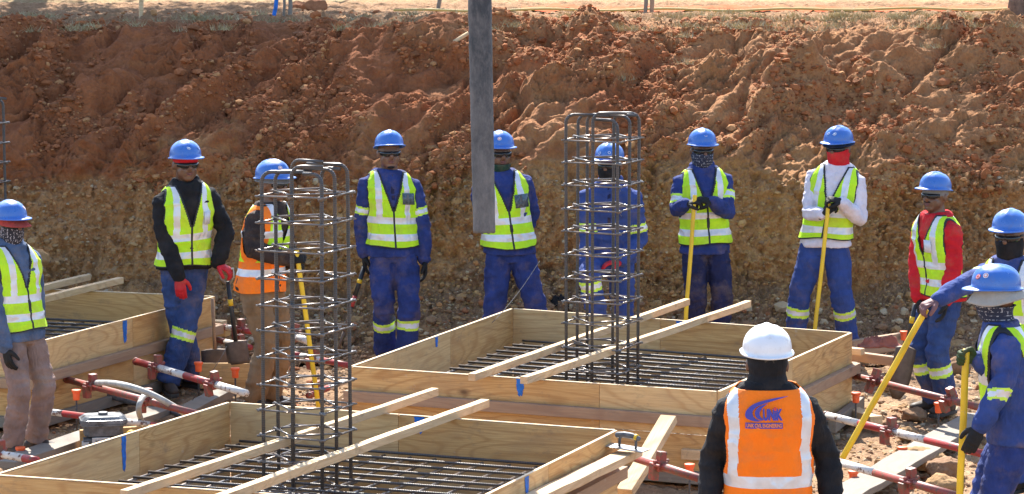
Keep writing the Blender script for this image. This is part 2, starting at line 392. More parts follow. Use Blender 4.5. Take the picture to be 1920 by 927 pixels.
us = np.concatenate([np.arange(0, 5.0, .0105), np.arange(5.0, pl_[-1]-2.5, .03), np.linspace(pl_[-1]-2.5, pl_[-1], 25)])
xs = dense(-30, 30, .25, -5.6, 5.6, .0115)
U, XX = np.meshgrid(us, xs, indexing='ij')
def bank_pts(XX, U):
    py = np.interp(U, pl_, prof_y); pz = np.interp(U, pl_, prof_z)
    e = .04; ty = np.interp(U+e, pl_, prof_y)-np.interp(U-e, pl_, prof_y); tz = np.interp(U+e, pl_, prof_z)-np.interp(U-e, pl_, prof_z)
    l = np.hypot(ty, tz)+1e-9; ny, nz = -tz/l, ty/l
    flat = sstep(4.6, 5.5, U); mid_ = (1-sstep(2.1, 2.6, U))*sstep(.7, 1.0, U); low = 1-sstep(.9, 1.3, U); up = sstep(2.1, 2.6, U)
    a = .82*XX+.57*U; b = -.57*XX+.82*U        # a runs up the gullies
    wx = fbm(XX*.9, U*.9, o=3, seed=5)*.35
    gul = billow((XX*.86-U*.5)*1.5+wx, (XX*.45+U*.85)*.38+wx, o=3, seed=20)
    slab = fbm(XX*.8+wx, U*2.2, o=3, seed=33)
    lump = billow(XX*3.2+wx, U*3.2, o=4, seed=41, gain=.55)
    clod = -billow(XX*11, U*11, o=3, seed=55, gain=.6)
    clod2 = np.maximum(0, perlin(XX*26, U*26, seed=71))
    d = up*(1-flat)*(.19*gul+.10*slab)+(1-low)*(1-flat)*.035*lump
    mask = sstep(-.2, .35, fbm(XX*1.3, U*1.3, o=2, seed=91))
    d += (1-flat)*((.15+.85*mask)*(.044*clod+.018*clod2)+mask*.014*np.maximum(0, perlin(XX*48, U*48, seed=77)))+(low)*.018*clod
    st_ = sstep(1.6, 3.0, XX+.5*wx)*up*(1-sstep(4.2, 4.8, U)); lv = (U+.10*XX*.3+.08*fbm(XX*1.5, U*.6, o=3, seed=81))*3.3; fr = lv-np.floor(lv)
    d += st_*(.085*(sstep(.0, .75, fr)-sstep(.8, 1., fr))-.03)*(.4+.6*sstep(-.2, .3, fbm(XX*.9, np.floor(lv)*3.1, o=2, seed=83)))
    ril = 1-np.abs(perlin((XX*.9-U*.42)*4.2+wx*2, (XX*.4+U*.9)*.8, seed=85))*2; d += up*(1-flat)*(1-st_)*.05*ril
    scr = 1-np.abs(perlin(XX*7+wx*2, U*.9, seed=97))*2; d += mid_*(.028*scr+.022*clod+.012*clod2)
    st2 = (1-sstep(1.6, 3.0, XX+.5*wx))*up*(1-sstep(4.2, 4.8, U)); l2 = (U*.95-XX*.22+.25*slab)*1.7; f2 = l2-np.floor(l2); d += st2*.09*(sstep(0, .7, f2)-sstep(.78, 1., f2)-.4)*sstep(-.1, .4, fbm(XX*.8, np.floor(l2)*2.3, o=2, seed=99))
    d += flat*(.055*lump+.022*clod)*np.where(U > 7, .5, 1)
    # ledges on the right, a step where the upper soil overhangs
    d += mid_*(.05*billow(XX*2.0+wx, U*1.3, o=4, seed=61)+.035*billow(XX*6+wx, U*5, o=3, seed=63)-.10*sstep(.25, .6, fbm(XX*1.1, U*.8, o=2, seed=66)))
    led = sstep(2.2, 3.4, XX)*np.exp(-((U-2.15-.1*slab)/.13)**2)
    d += .10*led*(1-flat)
    edge = .28*fbm(XX*.7, U*0+.5, o=4, seed=12)*up*(1-sstep(5.5, 7, U))
    toe = .25*fbm(XX*.6, U*0+3.5, o=3, seed=14)*low
    return XX+.012*clod*(1-flat), py+ny*d+edge+toe, pz+nz*d
BX, BY, BZ = bank_pts(XX, U)
bank = link('earth_bank', grid_mesh('earth_bank', BX, BY, BZ, [MT['bank']])); tag(bank, 'excavated red and ochre earth bank with rubble face', 'earth bank', kind='structure')
fx = np.array([-250, 250.]); 
def flat_sheet(name, x0, x1, y0, y1, z, mat, n=20):
    X, Y = np.meshgrid(np.linspace(x0, x1, n), np.linspace(y0, y1, n)); return link(name, grid_mesh(name, X, Y, X*0+z, [mat]))
tag(flat_sheet('field', -300, 300, 38.2, 700, 2.47, MT['bank']), kind='structure')
gx = dense(-60, 60, 1.0, -5.2, 5.2, .022); gy = np.concatenate([np.arange(-20, 13, 1.), np.arange(13, 28.4, .026)])
GY, GX = np.meshgrid(gy, gx, indexing='ij')
def floor_z(X, Y):
    return .035*fbm(X*.9, Y*.9, o=3, seed=3)+.020*billow(X*5, Y*5, o=3, seed=8)-.012*billow(X*16, Y*16, o=2, seed=9)-.05
GZ = floor_z(GX, GY)
tag(link('ground', grid_mesh('ground', GX, GY, GZ, [MT['floor']])), kind='structure')
def fz(x, y): return float(floor_z(np.array([x]), np.array([y]))[0])

# loose stones: one sheet of rubble nobody could count
def rock_mat(name, a, b):
    m = N(name); v = m.coord(); m.set('Base Color', m.mix(m.noise(v, 20, 4), a, b)); m.set('Roughness', .95); m.set('Specular IOR Level', .15)
    m.bump(m.noise(v, 60, 4), .6, .01); return m.mat
ROCK = [rock_mat('stone_red', (.2, .075, .035), (.4, .18, .09)), rock_mat('stone_ochre', (.24, .135, .06), (.42, .265, .135)),
        rock_mat('stone_pale', (.33, .24, .15), (.48, .38, .26)), rock_mat('stone_brown', (.16, .09, .05), (.33, .2, .12))]
CLOD = [rock_mat('clod_red', (.18, .055, .022), (.43, .17, .07)), rock_mat('clod_tan', (.28, .125, .048), (.52, .28, .13)), rock_mat('clod_dark', (.12, .045, .02), (.26, .11, .05))]
ochre_ = rock_mat('clod_ochre', (.28, .15, .06), (.55, .35, .17))
def ico(sub):
    bm = bmesh.new(); bmesh.ops.create_icosphere(bm, subdivisions=sub, radius=1); V = np.array([v.co[:] for v in bm.verts]); F = np.array([[v.index for v in f.verts] for f in bm.faces]); bm.free(); return V, F
def scatter(name, P, R, mats, wts, sub=1, flatten=.75, seed=0):
    rg = np.random.default_rng(seed); IV, IF = ico(sub); n = len(P)
    var = []
    for k in range(12):
        d = 1+.35*fbm(IV[:, 0]*1.3+k*9, IV[:, 1]*1.3, IV[:, 2]*1.3, o=2, seed=k); V = IV*d[:, None]
        for q in range(5):                       # chop some planar facets
            nn = rg.normal(size=3); nn /= np.linalg.norm(nn); h = rg.uniform(.55, .85); t = V@nn; V = V-np.outer(np.maximum(0, t-h), nn)
        var.append(V)
    out = np.zeros((n, len(IV), 3)); mi = np.zeros((n, len(IF)), int); mm = rg.choice(len(mats), n, p=wts)
    for i in range(n):
        A = rg.normal(size=(3, 3)); Q, _ = np.linalg.qr(A); V = var[rg.integers(12)]@Q.T*(rg.uniform(.7, 1.3, 3)*np.array([1, 1, flatten]))*R[i]
        out[i] = V+P[i]; mi[i] = mm[i]
    F = (IF[None]+(np.arange(n)*len(IV))[:, None, None]).reshape(-1, 3)
    return mesh_np(name, out.reshape(-1, 3), F, mats, mi.ravel(), smooth=False)
def bank_sample(n, u0, u1, seed, x0=-5.5, x1=5.5):
    rg = np.random.default_rng(seed); u = rg.uniform(u0, u1, n); x = rg.uniform(x0, x1, n)
    a, b, c = bank_pts(x, u); return np.stack([a, b, c], -1)
rg = np.random.default_rng(4)
P1_ = bank_sample(36000, 2.05, 5.2, 1); P1_ = P1_[fbm(P1_[:, 0]*1.3, P1_[:, 2]*1.8, o=3, seed=91) > .0]; P0_ = bank_sample(1500, 1.2, 5.2, 8); P2_ = bank_sample(13000, .9, 2.2, 2); P3_ = bank_sample(7500, -.0, 1.1, 3); P4_ = bank_sample(1500, 5, 8, 6)
def rs(n, a, s, mx): return np.minimum(np.random.default_rng(n).lognormal(math.log(a), s, n), mx)
tag(link('bank_rubble', scatter('bank_rubble', np.concatenate([P1_, P4_]), rs(len(P1_)+len(P4_), .0135, .55, .06), CLOD, [.66, .15, .19], 1, seed=1)), 'loose red clods on the upper bank', 'rubble', kind='stuff')
tag(link('bank_stones', scatter('bank_stones', P2_, rs(13000, .0105, .55, .045), [CLOD[1], ROCK[1], ROCK[2], ROCK[3], ochre_], [.25, .25, .06, .14, .30], 1, seed=2)), 'pale stones in the ochre layer of the bank', 'stones', kind='stuff')
tag(link('scree', scatter('scree', P3_, rs(7500, .017, .5, .06), ROCK, [.12, .33, .2, .35], 1, seed=3)), 'scree of small stones along the foot of the bank', 'scree', kind='stuff')
def floor_sample(n, poly_px, seed):
    rg = np.random.default_rng(seed); out = []
    xs_ = [p[0] for p in poly_px]; ys_ = [p[1] for p in poly_px]
    while len(out) < n:
        px, py = rg.uniform(min(xs_), max(xs_)), rg.uniform(min(ys_), max(ys_)); p = at(px, py, 0); out.append((p.x, p.y, 0))
    a = np.array(out); a[:, 2] = floor_z(a[:, 0], a[:, 1]); return a
FP = np.concatenate([floor_sample(3600, [(1480, 650), (2050, 980)], 1), floor_sample(1500, [(380, 620), (700, 760)], 2), floor_sample(1400, [(-60, 690), (420, 860)], 3), floor_sample(900, [(640, 640), (1600, 690)], 4)])
tag(link('gravel', scatter('gravel', FP, rs(len(FP), .014, .55, .055), ROCK, [.1, .4, .32, .18], 1, seed=5)), 'loose gravel spread over the pit floor', 'gravel', kind='stuff')

# ------------------------------------------------------------------ formwork
BH = .62
def zrot(v): return math.atan2(v.y, v.x)
def sheet(name, pts, M, mat, parent, th=.004):   # a small flat irregular patch, local XZ outline extruded along -Y
    b = MB(); n = len(pts); b.add([(x, 0, z) for x, z in pts]+[(x, th, z) for x, z in pts],
        [tuple(range(n)), tuple(range(2*n-1, n-1, -1))]+[(i, n+i, n+(i+1) % n, (i+1) % n) for i in range(n)]); return b.build(name, mat, parent, M, smooth=False)
def side(root, a, b, outn, splits, wz, mat, waler=True, seed=0):
    """one side of a box: plywood panels upper and lower, a waler outside; a,b top corners (inner line)"""
    rr = random.Random(seed); d = (b-a); L = d.length; d = d.normalized(); up = Vector((0, 0, 1))
    th = .021; cuts = [0]+splits+[1]
    for lv, (z0, z1) in enumerate(((.325, BH), (.02, .322))):
        for k in range(len(cuts)-1):
            p0 = a+d*(L*cuts[k]+(.0015 if k else 0)); p1 = a+d*(L*cuts[k+1]-.0015)
            dz = rr.uniform(-.004, .004) if lv == 0 else 0
            c0 = Vector((p0.x, p0.y, (z0+z1)/2+dz))+outn*(th/2+.002*lv); c1 = Vector((p1.x, p1.y, (z0+z1)/2+dz))+outn*(th/2+.002*lv)
            plank('plywood_panel', c0, c1, th, z1-z0, MT[mat] if (k+lv) % 2 == 0 else MT['ply2' if mat == 'ply' else 'ply'], root, bevel=.001)
    for k in range(len(cuts)-1):      # bright raw edge of the upper board
        p0 = a+d*(L*cuts[k]+.003); p1 = a+d*(L*cuts[k+1]-.003); q = Vector((0, 0, BH+.0035-.001))+outn*th/2
        plank('board_edge', Vector((p0.x, p0.y, 0))+q, Vector((p1.x, p1.y, 0))+q, th*.94, .005, MT['plyedge'], root, bevel=0)
    if waler:
        z = wz; o = outn*(th+.005+.025)
        plank('waler', Vector((a.x, a.y, z))+o-d*.04, Vector((b.x, b.y, z))+o+d*.04, .05, .075, MT['waler'], root, bevel=.004)
        plank('kicker', Vector((a.x, a.y, .045))+o-d*.04, Vector((b.x, b.y, .045))+o+d*.04, .05, .08, MT['old'], root, bevel=.004)
def formwork(label, C4, wz, fsplit):
    FL, FR, BR, BL = [Vector(c) for c in C4]; cen = (FL+FR+BR+BL)/4
    root = thing('formwork_box', label, 'formwork', Vector((cen.x, cen.y, 0)), 'plywood formwork boxes')
    up = Vector((0, 0, 1))
    def nrm(a, b): n = (b-a).cross(up).normalized(); return n if n.dot(cen-a) < 0 else -n
    side(root, FL, FR, nrm(FL, FR), fsplit, wz, 'ply', seed=1); side(root, FR, BR, nrm(FR, BR), [.52], .36, 'ply2', seed=2)
    side(root, BR, BL, nrm(BR, BL), [.55], .36, 'ply', seed=3); side(root, BL, FL, nrm(BL, FL), [.42] if wz > .3 else [.3], .36, 'ply', seed=4)
    return root, (FL, FR, BR, BL), cen
def mark(root, p, alongd, outn, w=.05, h=.16, z=.62, seed=0):
    rr = random.Random(seed); M = Matrix((alongd, -outn, Vector((0, 0, 1)))).transposed().to_4x4(); M.translation = p+outn*.0035; M.translation.z = z
    K = 14; g_ = lambda t: w*(.62-.25*t*t)+rr.uniform(-.004, .004)
    pts = ([(g_(k/K), -h*k/K) for k in range(K+1)]+[(w*.22, -h*1.06), (w*.02, -h*.97), (-w*.12, -h*1.1)]+[(-g_(k/K), -h*k/K*.95) for k in range(K, -1, -1)])[::-1]
    sheet('blue_mark', pts, M, MT['blue_mark'], root, .0015)

def sheet_floor(C4, cen, root):         # added dark floor sheet, stands in for deep shade under the bars
    b = MB(); P = [Vector((c.x, c.y, 0)).lerp(Vector((cen.x, cen.y, 0)), .03) for c in C4]; b.rings([[p+Vector((0, 0, -.02)) for p in P], [p+Vector((0, 0, .055)) for p in P]])
    return b.build('shade_floor_sheet', MT['slab'], root, Matrix.Identity(4), smooth=False)
MT['slab'] = plain('shade_dark_floor', (.13, .11, .09), .95, var=.45, sc=6, bump=.4)  # dark base colour imitates the shade between the bars
ROD = {}
def rod(name, p0, p1, r, mat, parent, seg=8):
    """straight bar, local Z along it; bars of the same size share a mesh"""
    p0, p1 = Vector(p0), Vector(p1); d = p1-p0; L = round(d.length, 3); k = (r, L, mat, seg)
    if k not in ROD:
        b = MB(); b.tube([(0, 0, -L/2), (0, 0, L/2)], r, seg); m = bpy.data.meshes.new(name); m.from_pydata(b.v, [], b.f)
        m.materials.append(MT[mat]); m.polygons.foreach_set('use_smooth', [len(f) == 4 for f in b.f]); m.update(); ROD[k] = m
    q = d.to_track_quat('Z', 'X').to_matrix().to_4x4(); q.translation = (p0+p1)/2
    return link(name, ROD[k], q, parent)
def rebar_mat(label, C4, cen, lo=.12, hi=.40, sp=.2, seed=0):
    FL, FR, BR, BL = C4; rr = random.Random(seed)
    root = thing('rebar_mat', label, 'rebar mat', Vector((cen.x, cen.y, lo-.03)), 'reinforcement mats inside the formwork')
    def pt(a, b, z, i=.05):
        a = i+(1-2*i)*a; b = i+(1-2*i)*b; p = (FL*(1-a)+FR*a)*(1-b)+(BL*(1-a)+BR*a)*b; return Vector((p.x, p.y, z))
    W = (FR-FL).length; D = (BL-FL).length; nx, ny = int(W/sp), int(D/sp)
    for z, r in ((hi, .0088), (lo, .0088)):
        for j in range(ny+1):
            b = j/ny+rr.uniform(-.006, .006)
            if z == lo and j % 2: continue
            rod('bar', pt(.0, b, z+rr.uniform(-.004, .004)), pt(1., b+rr.uniform(-.004, .004), z), r, 'rebar', root)
        for i in range(nx+1):
            a = i/nx+rr.uniform(-.006, .006)
            pass
            rod('bar', pt(a, 0, z-.018), pt(a+rr.uniform(-.004, .004), 1, z-.018), r+.001, 'rebar_s' if z == hi else 'rebar', root)  # paler steel on the upper layer imitates sunlit bar tops
    for i in range(0, nx+1):         # upturned ends and spacers
        for j in (0, ny//4, ny//2, 3*ny//4, ny):
            b = MB(); p = pt(i/nx, j/ny, hi-.01); q = pt(i/nx, j/ny, lo-.02); e = (FR-FL).normalized()*.12
            b.tube([q-e, q-e*.15+Vector((0, 0, .0)), q+Vector((0, 0, .03)), p-Vector((0, 0, .03)), p+e*.15, p+e], .007, 6); b.build('chair_spacer', MT['rebar'], root)
    o = sheet_floor(C4, cen, root)
    return root
def cage(label, cx, cy, th, z0, z1, a=.39, ring=.162, seed=0, group='column starter cages'):
    rr = random.Random(seed); root = thing('column_cage', label, 'rebar cage', Vector((cx, cy, z0)), group)
    e1 = Vector((math.cos(th), math.sin(th), 0)); e2 = Vector((-math.sin(th), math.cos(th), 0)); h = a/2
    C = Vector((cx, cy, 0)); pos = [(-1, -1), (0, -1), (1, -1), (1, 0), (1, 1), (0, 1), (-1, 1), (-1, 0)]
    for k, (u, v) in enumerate(pos):
        p = C+e1*u*h+e2*v*h; lean = Vector((rr.uniform(-.012, .012), rr.uniform(-.012, .012), 0))
        # hook bends along the side of the cage, as in the photo mostly to the right
        hd = (e1*(1 if u < 1 else -1)+e2*(-v*.25)).normalized(); zt = z1-rr.uniform(0, .05); R = .06; leg = rr.uniform(.07, .2)
        b = MB(); pts = [p+Vector((0, 0, z0-z0)), p+lean*.5+Vector((0, 0, (zt-z0)*.5)), p+lean+Vector((0, 0, zt-R-z0))]
        for q in range(1, 6):
            t = q/5*math.pi/2; pts.append(p+lean+Vector((0, 0, zt-R-z0))+hd*R*(1-math.cos(t))+Vector((0, 0, R*math.sin(t))))
        pts.append(pts[-1]+hd*leg); b.tube([(x.x-cx, x.y-cy, x.z) for x in pts], .0112, 10, ref=(1, 0, 0))
        b.build('bar', MT['rebar'], root)
    z = z0+.06; k = 0
    while z < z1-.08:
        t = .006; o = h+.017
        def loop(P, name, zz):
            b = MB(); P = P+[P[0]]
            for (u_, v_) in (pos if zz == z-z0 else []):
                c_ = e1*u_*(h+.004)+e2*v_*(h+.004)+Vector((0, 0, zz+rr.uniform(-.006, .006))); tl_ = Vector((rr.uniform(-.25, .25), rr.uniform(-.25, .25), 1)).normalized()*.008; b.tube([c_-tl_, c_+tl_], rr.uniform(.017, .021), 7)
                e_ = Vector((rr.uniform(-1, 1), rr.uniform(-1, -.2), rr.uniform(-.6, .6))).normalized()*.04; b.tube([c_+e_*.4, c_+e_], .002, 4)
            tails = [P[0]+(P[1]-P[0]).normalized()*.0]
            for i in range(len(P)-1):
                d = (P[i+1]-P[i]).normalized()*.016
                jz = Vector((0, 0, rr.uniform(-.006, .006)))
                b.tube([P[i]-d+Vector((0, 0, zz)), P[i+1]+d+Vector((0, 0, zz))+jz], t, 7, ref=(0, 0, 1))
            b.build(name, MT['rebar_s'], root)
        sq = [e1*u*o+e2*v*o for u, v in ((-1, -1), (1, -1), (1, 1), (-1, 1))]
        dm = [e1*u*o*1.02+e2*v*o*1.02 for u, v in ((0, -1), (1, 0), (0, 1), (-1, 0))]
        tl = rr.uniform(-.014, .014)
        loop(sq, 'link', z-z0); loop(dm, 'link', z-z0+.013+tl*.4)
        z += ring+rr.uniform(-.012, .012); k += 1
    return root

c1 = [at(*p, BH) for p in ((662, 688), (1345, 735), (1593, 625), (962, 580))]
c2 = [at(*p, BH) for p in ((-4, 891), (863, 951), (1152, 808), (431, 756))]
br3 = at(399, 557, BH); TH = zrot(c1[1]-c1[0])
e1 = (c1[1]-c1[0]).normalized(); e2 = (c1[3]-c1[0]).normalized()
fr3 = at(76, 640, BH); d3 = (br3-fr3).normalized(); bl3 = br3-(br3-at(172, 547, BH)).normalized()*2.7; fr3 = br3-d3*2.75; fl3 = bl3-d3*2.75
c3 = [fl3, fr3, br3, bl3]
f1, C1, cen1 = formwork('middle plywood formwork box, behind the person in the orange vest', c1, .425, [.69])
f2, C2, cen2 = formwork('nearest plywood formwork box, running out of the bottom of the picture around the shorter cage', c2, .40, [.75])
f3, C3, cen3 = formwork('plywood formwork box behind the worker in the brown trousers at the left edge', c3, .33, [.5])
rebar_mat('grid of dark steel bars inside the middle box around the taller cage', C1, cen1, seed=1)
rebar_mat('grid of dark steel bars inside the nearest box at the bottom', C2, cen2, seed=2)
rebar_mat('grid of dark steel bars inside the left box behind the bandana worker', C3, cen3, seed=3)
# blue spray marks on the boards
def on_edge(px, py, a, b):                  # nearest point of board line a-b to a seen pixel
    p = at(px, py, BH); d = (b-a).normalized(); return a+d*(p-a).dot(d), d
def nout(a, b, cen, inner): 
    n = (b-a).cross(Vector((0, 0, 1))).normalized(); n = n if n.dot(cen-a) < 0 else -n; return -n if inner else n
for f, C, cen, i, px, py, inner, h, w_ in ((f1, C1, cen1, 0, 983, 708, 0, .11, .045), (f1, C1, cen1, 3, 822, 632, 1, .07, .04), (f1, C1, cen1, 2, 1275, 603, 1, .07, .06), (f2, C2, cen2, 3, 232, 818, 1, .2, .042), (f2, C2, cen2, 2, 783, 783, 1, .1, .055), (f2, C2, cen2, 1, 985, 893, 0, .1, .05), (f3, C3, cen3, 1, 233, 601, 0, .16, .05)):
    a, b = C[i], C[(i+1) % 4]; p, d = on_edge(px, py, a, b); n = nout(a, b, cen, inner)
    mark(f, p+(n*.0215 if not inner else n*0), d if n.cross(d).z < 0 or True else -d, n, w_, h, BH-.002, seed=px)
# column cages
g2 = at(1129, 715, .40); g1 = at(577, 897, .40); g3 = aty(-48, 560, 26.3)
cage('taller rebar column cage rising from the middle box in front of a crouched worker', g2.x, g2.y, TH, .12, 2.33, seed=3)
cage('nearer rebar column cage rising from the front box left of centre, rust tipped hooks', g1.x, g1.y, TH, .12, 2.30, seed=5)
cage('rebar column cage cut off by the left edge of the picture', g3.x, g3.y, TH, .12, 2.2, seed=8)

# timber rails lying over the boxes
RG = 'pale timber rails laid across the formwork'
def rail(label, a, b, w=.052, h=.05, z=BH+.03, seed=0, mat='pine'):
    p, q = at(*a, z), at(*b, z); o = plank('timber_rail', p, q, w, h, MT[mat], ragged=.0015, seed=seed, bevel=.003); return tag(o, label, 'timber', RG)
rail('left timber rail across the middle box, ending at the yellow pole', (884, 708), (1288, 566), seed=1)
rail('right timber rail across the middle box, front end by the blue paint mark', (982, 714), (1403, 570), seed=2)
rail('left timber rail across the nearest box, passing in front of the cage', (232, 928), (816, 735), seed=3)
rail('right timber rail across the nearest box, ending below the other rail', (410, 936), (910, 756), w=.06, seed=4)
rail('rear timber rail across the left box', (55, 547), (164, 520), w=.06, seed=5)
rail('front timber rail across the left box', (60, 566), (226, 526), w=.06, seed=6)

def lay(name, label, cat, a, b, za, zb, w, h, mat, group=None, seed=0, rg=.003, up=Vector((0, 0, 1))):
    o = plank(name, at(*a, za), at(*b, zb), w, h, MT[mat], ragged=rg, seed=seed, up=up, bevel=.005); return tag(o, label, cat, group)
lay('timber_brace', 'diagonal timber brace leaning on the front of the middle box', 'timber', (1255, 785), (1172, 925), .47, .10, .11, .055, 'pine', seed=3)
lay('timber_block', 'short pale timber stub beside the sleeve of the orange vest worker', 'timber', (1297, 853), (1358, 812), .2, .2, .15, .07, 'pine', seed=4)
lay('edge_timber', 'long pale timber along the right side of the nearest box under the trowel', 'timber', (975, 950), (1188, 847), .50, .50, .12, .05, 'pine', seed=5)
lay('scaffold_plank', 'weathered grey plank lying across the rubble under the props at right', 'plank', (1838, 782), (1575, 935), .06, .06, .24, .045, 'old', seed=6, rg=.005)
lay('ground_plank', 'grey plank on the ground by the boots of the worker with red gloves', 'plank', (345, 775), (425, 733), .05, .05, .16, .06, 'old', seed=7)
lay('timber_ledger', 'timber ledger sticking out behind the right corner of the middle box', 'timber', (1592, 667), (1712, 682), .36, .36, .06, .07, 'waler', seed=8)
lay('timber_offcut', 'offcut resting on the ledger against the middle box corner', 'timber', (1590, 657), (1618, 660), .42, .42, .06, .05, 'pine', seed=18)
lay('timber_plank', 'brown timber board lying behind the middle box near the pink cloth', 'timber', (1595, 655), (1705, 637), .16, .16, .05, .14, 'waler', seed=9)
lay('timber_peg', 'small timber block at the foot of the middle box right side', 'timber', (1600, 773), (1643, 790), .06, .06, .1, .07, 'pine', seed=10)
lay('timber_strut', 'timber strut at the foot of the box side near the orange capped pin', 'timber', (1560, 800), (1614, 756), .07, .07, .06, .1, 'old', seed=11)
lay('timber_board', 'board lying on edge behind the vibrator motor', 'timber', (150, 828), (330, 815), .08, .1, .04, .16, 'ply', seed=12)
lay('ground_plank', 'pale plank in front of the boots of the bandana worker', 'plank', (5, 872), (300, 770), .05, .05, .2, .05, 'old', seed=13)
lay('timber_board', 'board standing on edge behind the crossed legs by the shovels', 'timber', (375, 705), (480, 706), .12, .12, .03, .2, 'ply', seed=14)
lay('timber_offcut', 'offcut stacked between the worker with red gloves and the shovel', 'timber', (392, 606), (420, 608), .3, .3, .1, .06, 'pine', seed=15)
lay('timber_offcut', 'lower offcut below the other one beside the left box', 'timber', (392, 622), (428, 624), .22, .22, .1, .06, 'ply', seed=16)
lay('timber_board', 'triangular pale board end leaning at the corner of the middle box', 'timber', (632, 765), (668, 735), .2, .32, .03, .1, 'pine', seed=17)
lay('timber_batten', 'short timber batten at the left end of the middle box front', 'timber', (690, 745), (668, 800), .3, .1, .05, .05, 'old', seed=19)

# ------------------------------------------------------------------ steel props
PG = 'red and white steel props around the boxes'
def prop(label, a, b, za, zb, r, bands, clamps, first='red_paint'):
    p0, p1 = at(*a, za), at(*b, zb); d = p1-p0; M, L = frame_x(p0, p1)
    root = thing('steel_prop', label, 'steel prop', Matrix.Translation(p0), PG)
    x0 = -L/2
    for k, (t, m) in enumerate(bands):
        t0 = bands[k-1][0] if k else 0; t1 = t
        bm = MB(); bm.tube([(x0+L*t0, 0, 0), (x0+L*t1, 0, 0)], r*(1 if k % 2 == 0 else 1.0), 14, ref=(0, 0, 1)); bm.build('tube', MT[m], root, M)
    for k, t in enumerate(clamps):
        rr = random.Random(k*7+int(a[0])); bm = MB(); X = x0+L*t; R = Matrix.Rotation(rr.uniform(-.4, .4), 3, 'X')
        bm.box((X, 0, 0), (.07, r*2.6, r*2.5), R); bm.box((X, r*.2, r*2.0), (.055, .05, .08), R); bm.box((X-.02, -r*1.4, -r*1.6), (.06, .045, .09), R)
        bm.tube([(X-.06, -r*1.6, r*.4), (X+.06, -r*1.6, r*.4)], .011, 8, ref=(0, 0, 1)); bm.tube([(X, -.05, r*1.1), (X, .06, r*1.1)], .014, 6, ref=(0, 0, 1))
        bm.build('clamp', MT['rust_paint'], root, M, smooth=False, bevel=.004)
    bm = MB(); bm.tube([(x0-.012, 0, 0), (x0+.012, 0, 0)], r*1.12, 14, ref=(0, 0, 1)); bm.build('end_collar', MT['rust_paint'], root, M)
    return root
W_, R_, S_ = 'white_paint', 'red_paint', 'rust_paint'
prop('red and white prop crossing the legs of the worker with red gloves', (256, 678), (462, 738), .34, .34, .027, [(.22, R_), (.46, W_), (.72, R_), (1, W_)], [.2, .72])
prop('all red prop between the left box and the nearest box, hose looping over it', (126, 712), (375, 778), .30, .30, .025, [(1, S_)], [.2, .62])
prop('white and red prop behind the vibrator motor', (88, 772), (352, 806), .16, .16, .024, [(.12, W_), (.55, R_), (.75, W_), (1, R_)], [])
prop('white prop end with red tip in front of the bandana worker', (-30, 846), (70, 864), .2, .2, .026, [(.75, W_), (1, R_)], [.3])
prop('rusty red prop below the trowel reaching the sleeve of the orange vest worker', (1181, 856), (1345, 908), .34, .34, .026, [(1, S_)], [.36])
prop('rusty prop end at the bottom edge beside the nearest box', (1036, 919), (1125, 950), .3, .3, .026, [(1, S_)], [.55])
prop('rusty red prop behind the others at right, under the worker in the red sleeves', (1604, 706), (1835, 764), .3, .3, .026, [(1, S_)], [.17, .78])
prop('middle prop at right with white and red bands and a central clamp', (1549, 779), (1850, 853), .34, .34, .026, [(.22, W_), (.44, R_), (.64, W_), (1, R_)], [.42])
prop('nearest prop at right, white end by the foot of the leaning yellow pole', (1576, 868), (1800, 932), .3, .3, .026, [(.3, W_), (1, S_)], [.6])
prop('red and white prop behind the nearer column cage', (528, 660), (655, 686), .25, .25, .024, [(.3, R_), (.6, W_), (1, R_)], [.5])
prop('red prop end with white band behind the nearer cage, low on the ground', (580, 742), (648, 715), .1, .1, .024, [(.5, R_), (1, W_)], [.2])
prop('red prop behind the shovel handles left of the tan trousers', (392, 634), (470, 652), .28, .28, .023, [(.4, S_), (.7, W_), (1, R_)], [.75])
prop('short red prop piece standing behind the shovel blade', (424, 614), (470, 622), .35, .35, .024, [(.3, W_), (1, R_)], [.6])
prop('red prop laid on the timber by the cage and yellow pole', (535, 624), (578, 640), .3, .3, .03, [(.5, S_), (1, W_)], [.4])

# orange capped pins
def pin(label, px, py, top, cap=.034):
    p = at(px, py, top); root = thing('marker_pin', label, 'marker pin', Vector((p.x, p.y, 0)), 'orange capped steel pins')
    b = MB(); b.tube([(0, 0, -.05), (0, 0, top-.03)], .007, 8); b.build('pin', MT['rebar'], root)
    b = MB(); b.tube([(0, 0, top-.075), (0, 0, top-.02)], [cap*.72, cap*.8], 14); b.tube([(0, 0, top-.02), (0, 0, top)], [cap, cap*1.02], 14); b.build('cap', MT['orange_cap'], root, bevel=.003)
for lb, px, py, t in (('orange capped pin against the side of the left box', 143, 731, .3), ('orange capped pin right of the crossed legs', 441, 690, .3), ('orange capped pin beside the right corner of the middle box', 1605, 736, .28), ('orange capped pin in front of the boots of the worker in red sleeves', 1760, 755, .24), ('orange cap low behind the long grey plank', 1692, 838, .1), ('orange capped pin behind the leaning yellow pole top', 1695, 621, .3), ('orange capped pin between the diagonal brace and the orange vest worker', 1293, 870, .25), ('orange cap at the boot of the bandana worker', 38, 838, .1), ('orange cap behind the crossed legs', 372, 679, .28), ('orange cap low by the foot of the leaning pole', 1600, 883, .12)):
    pin(lb, px, py, t)
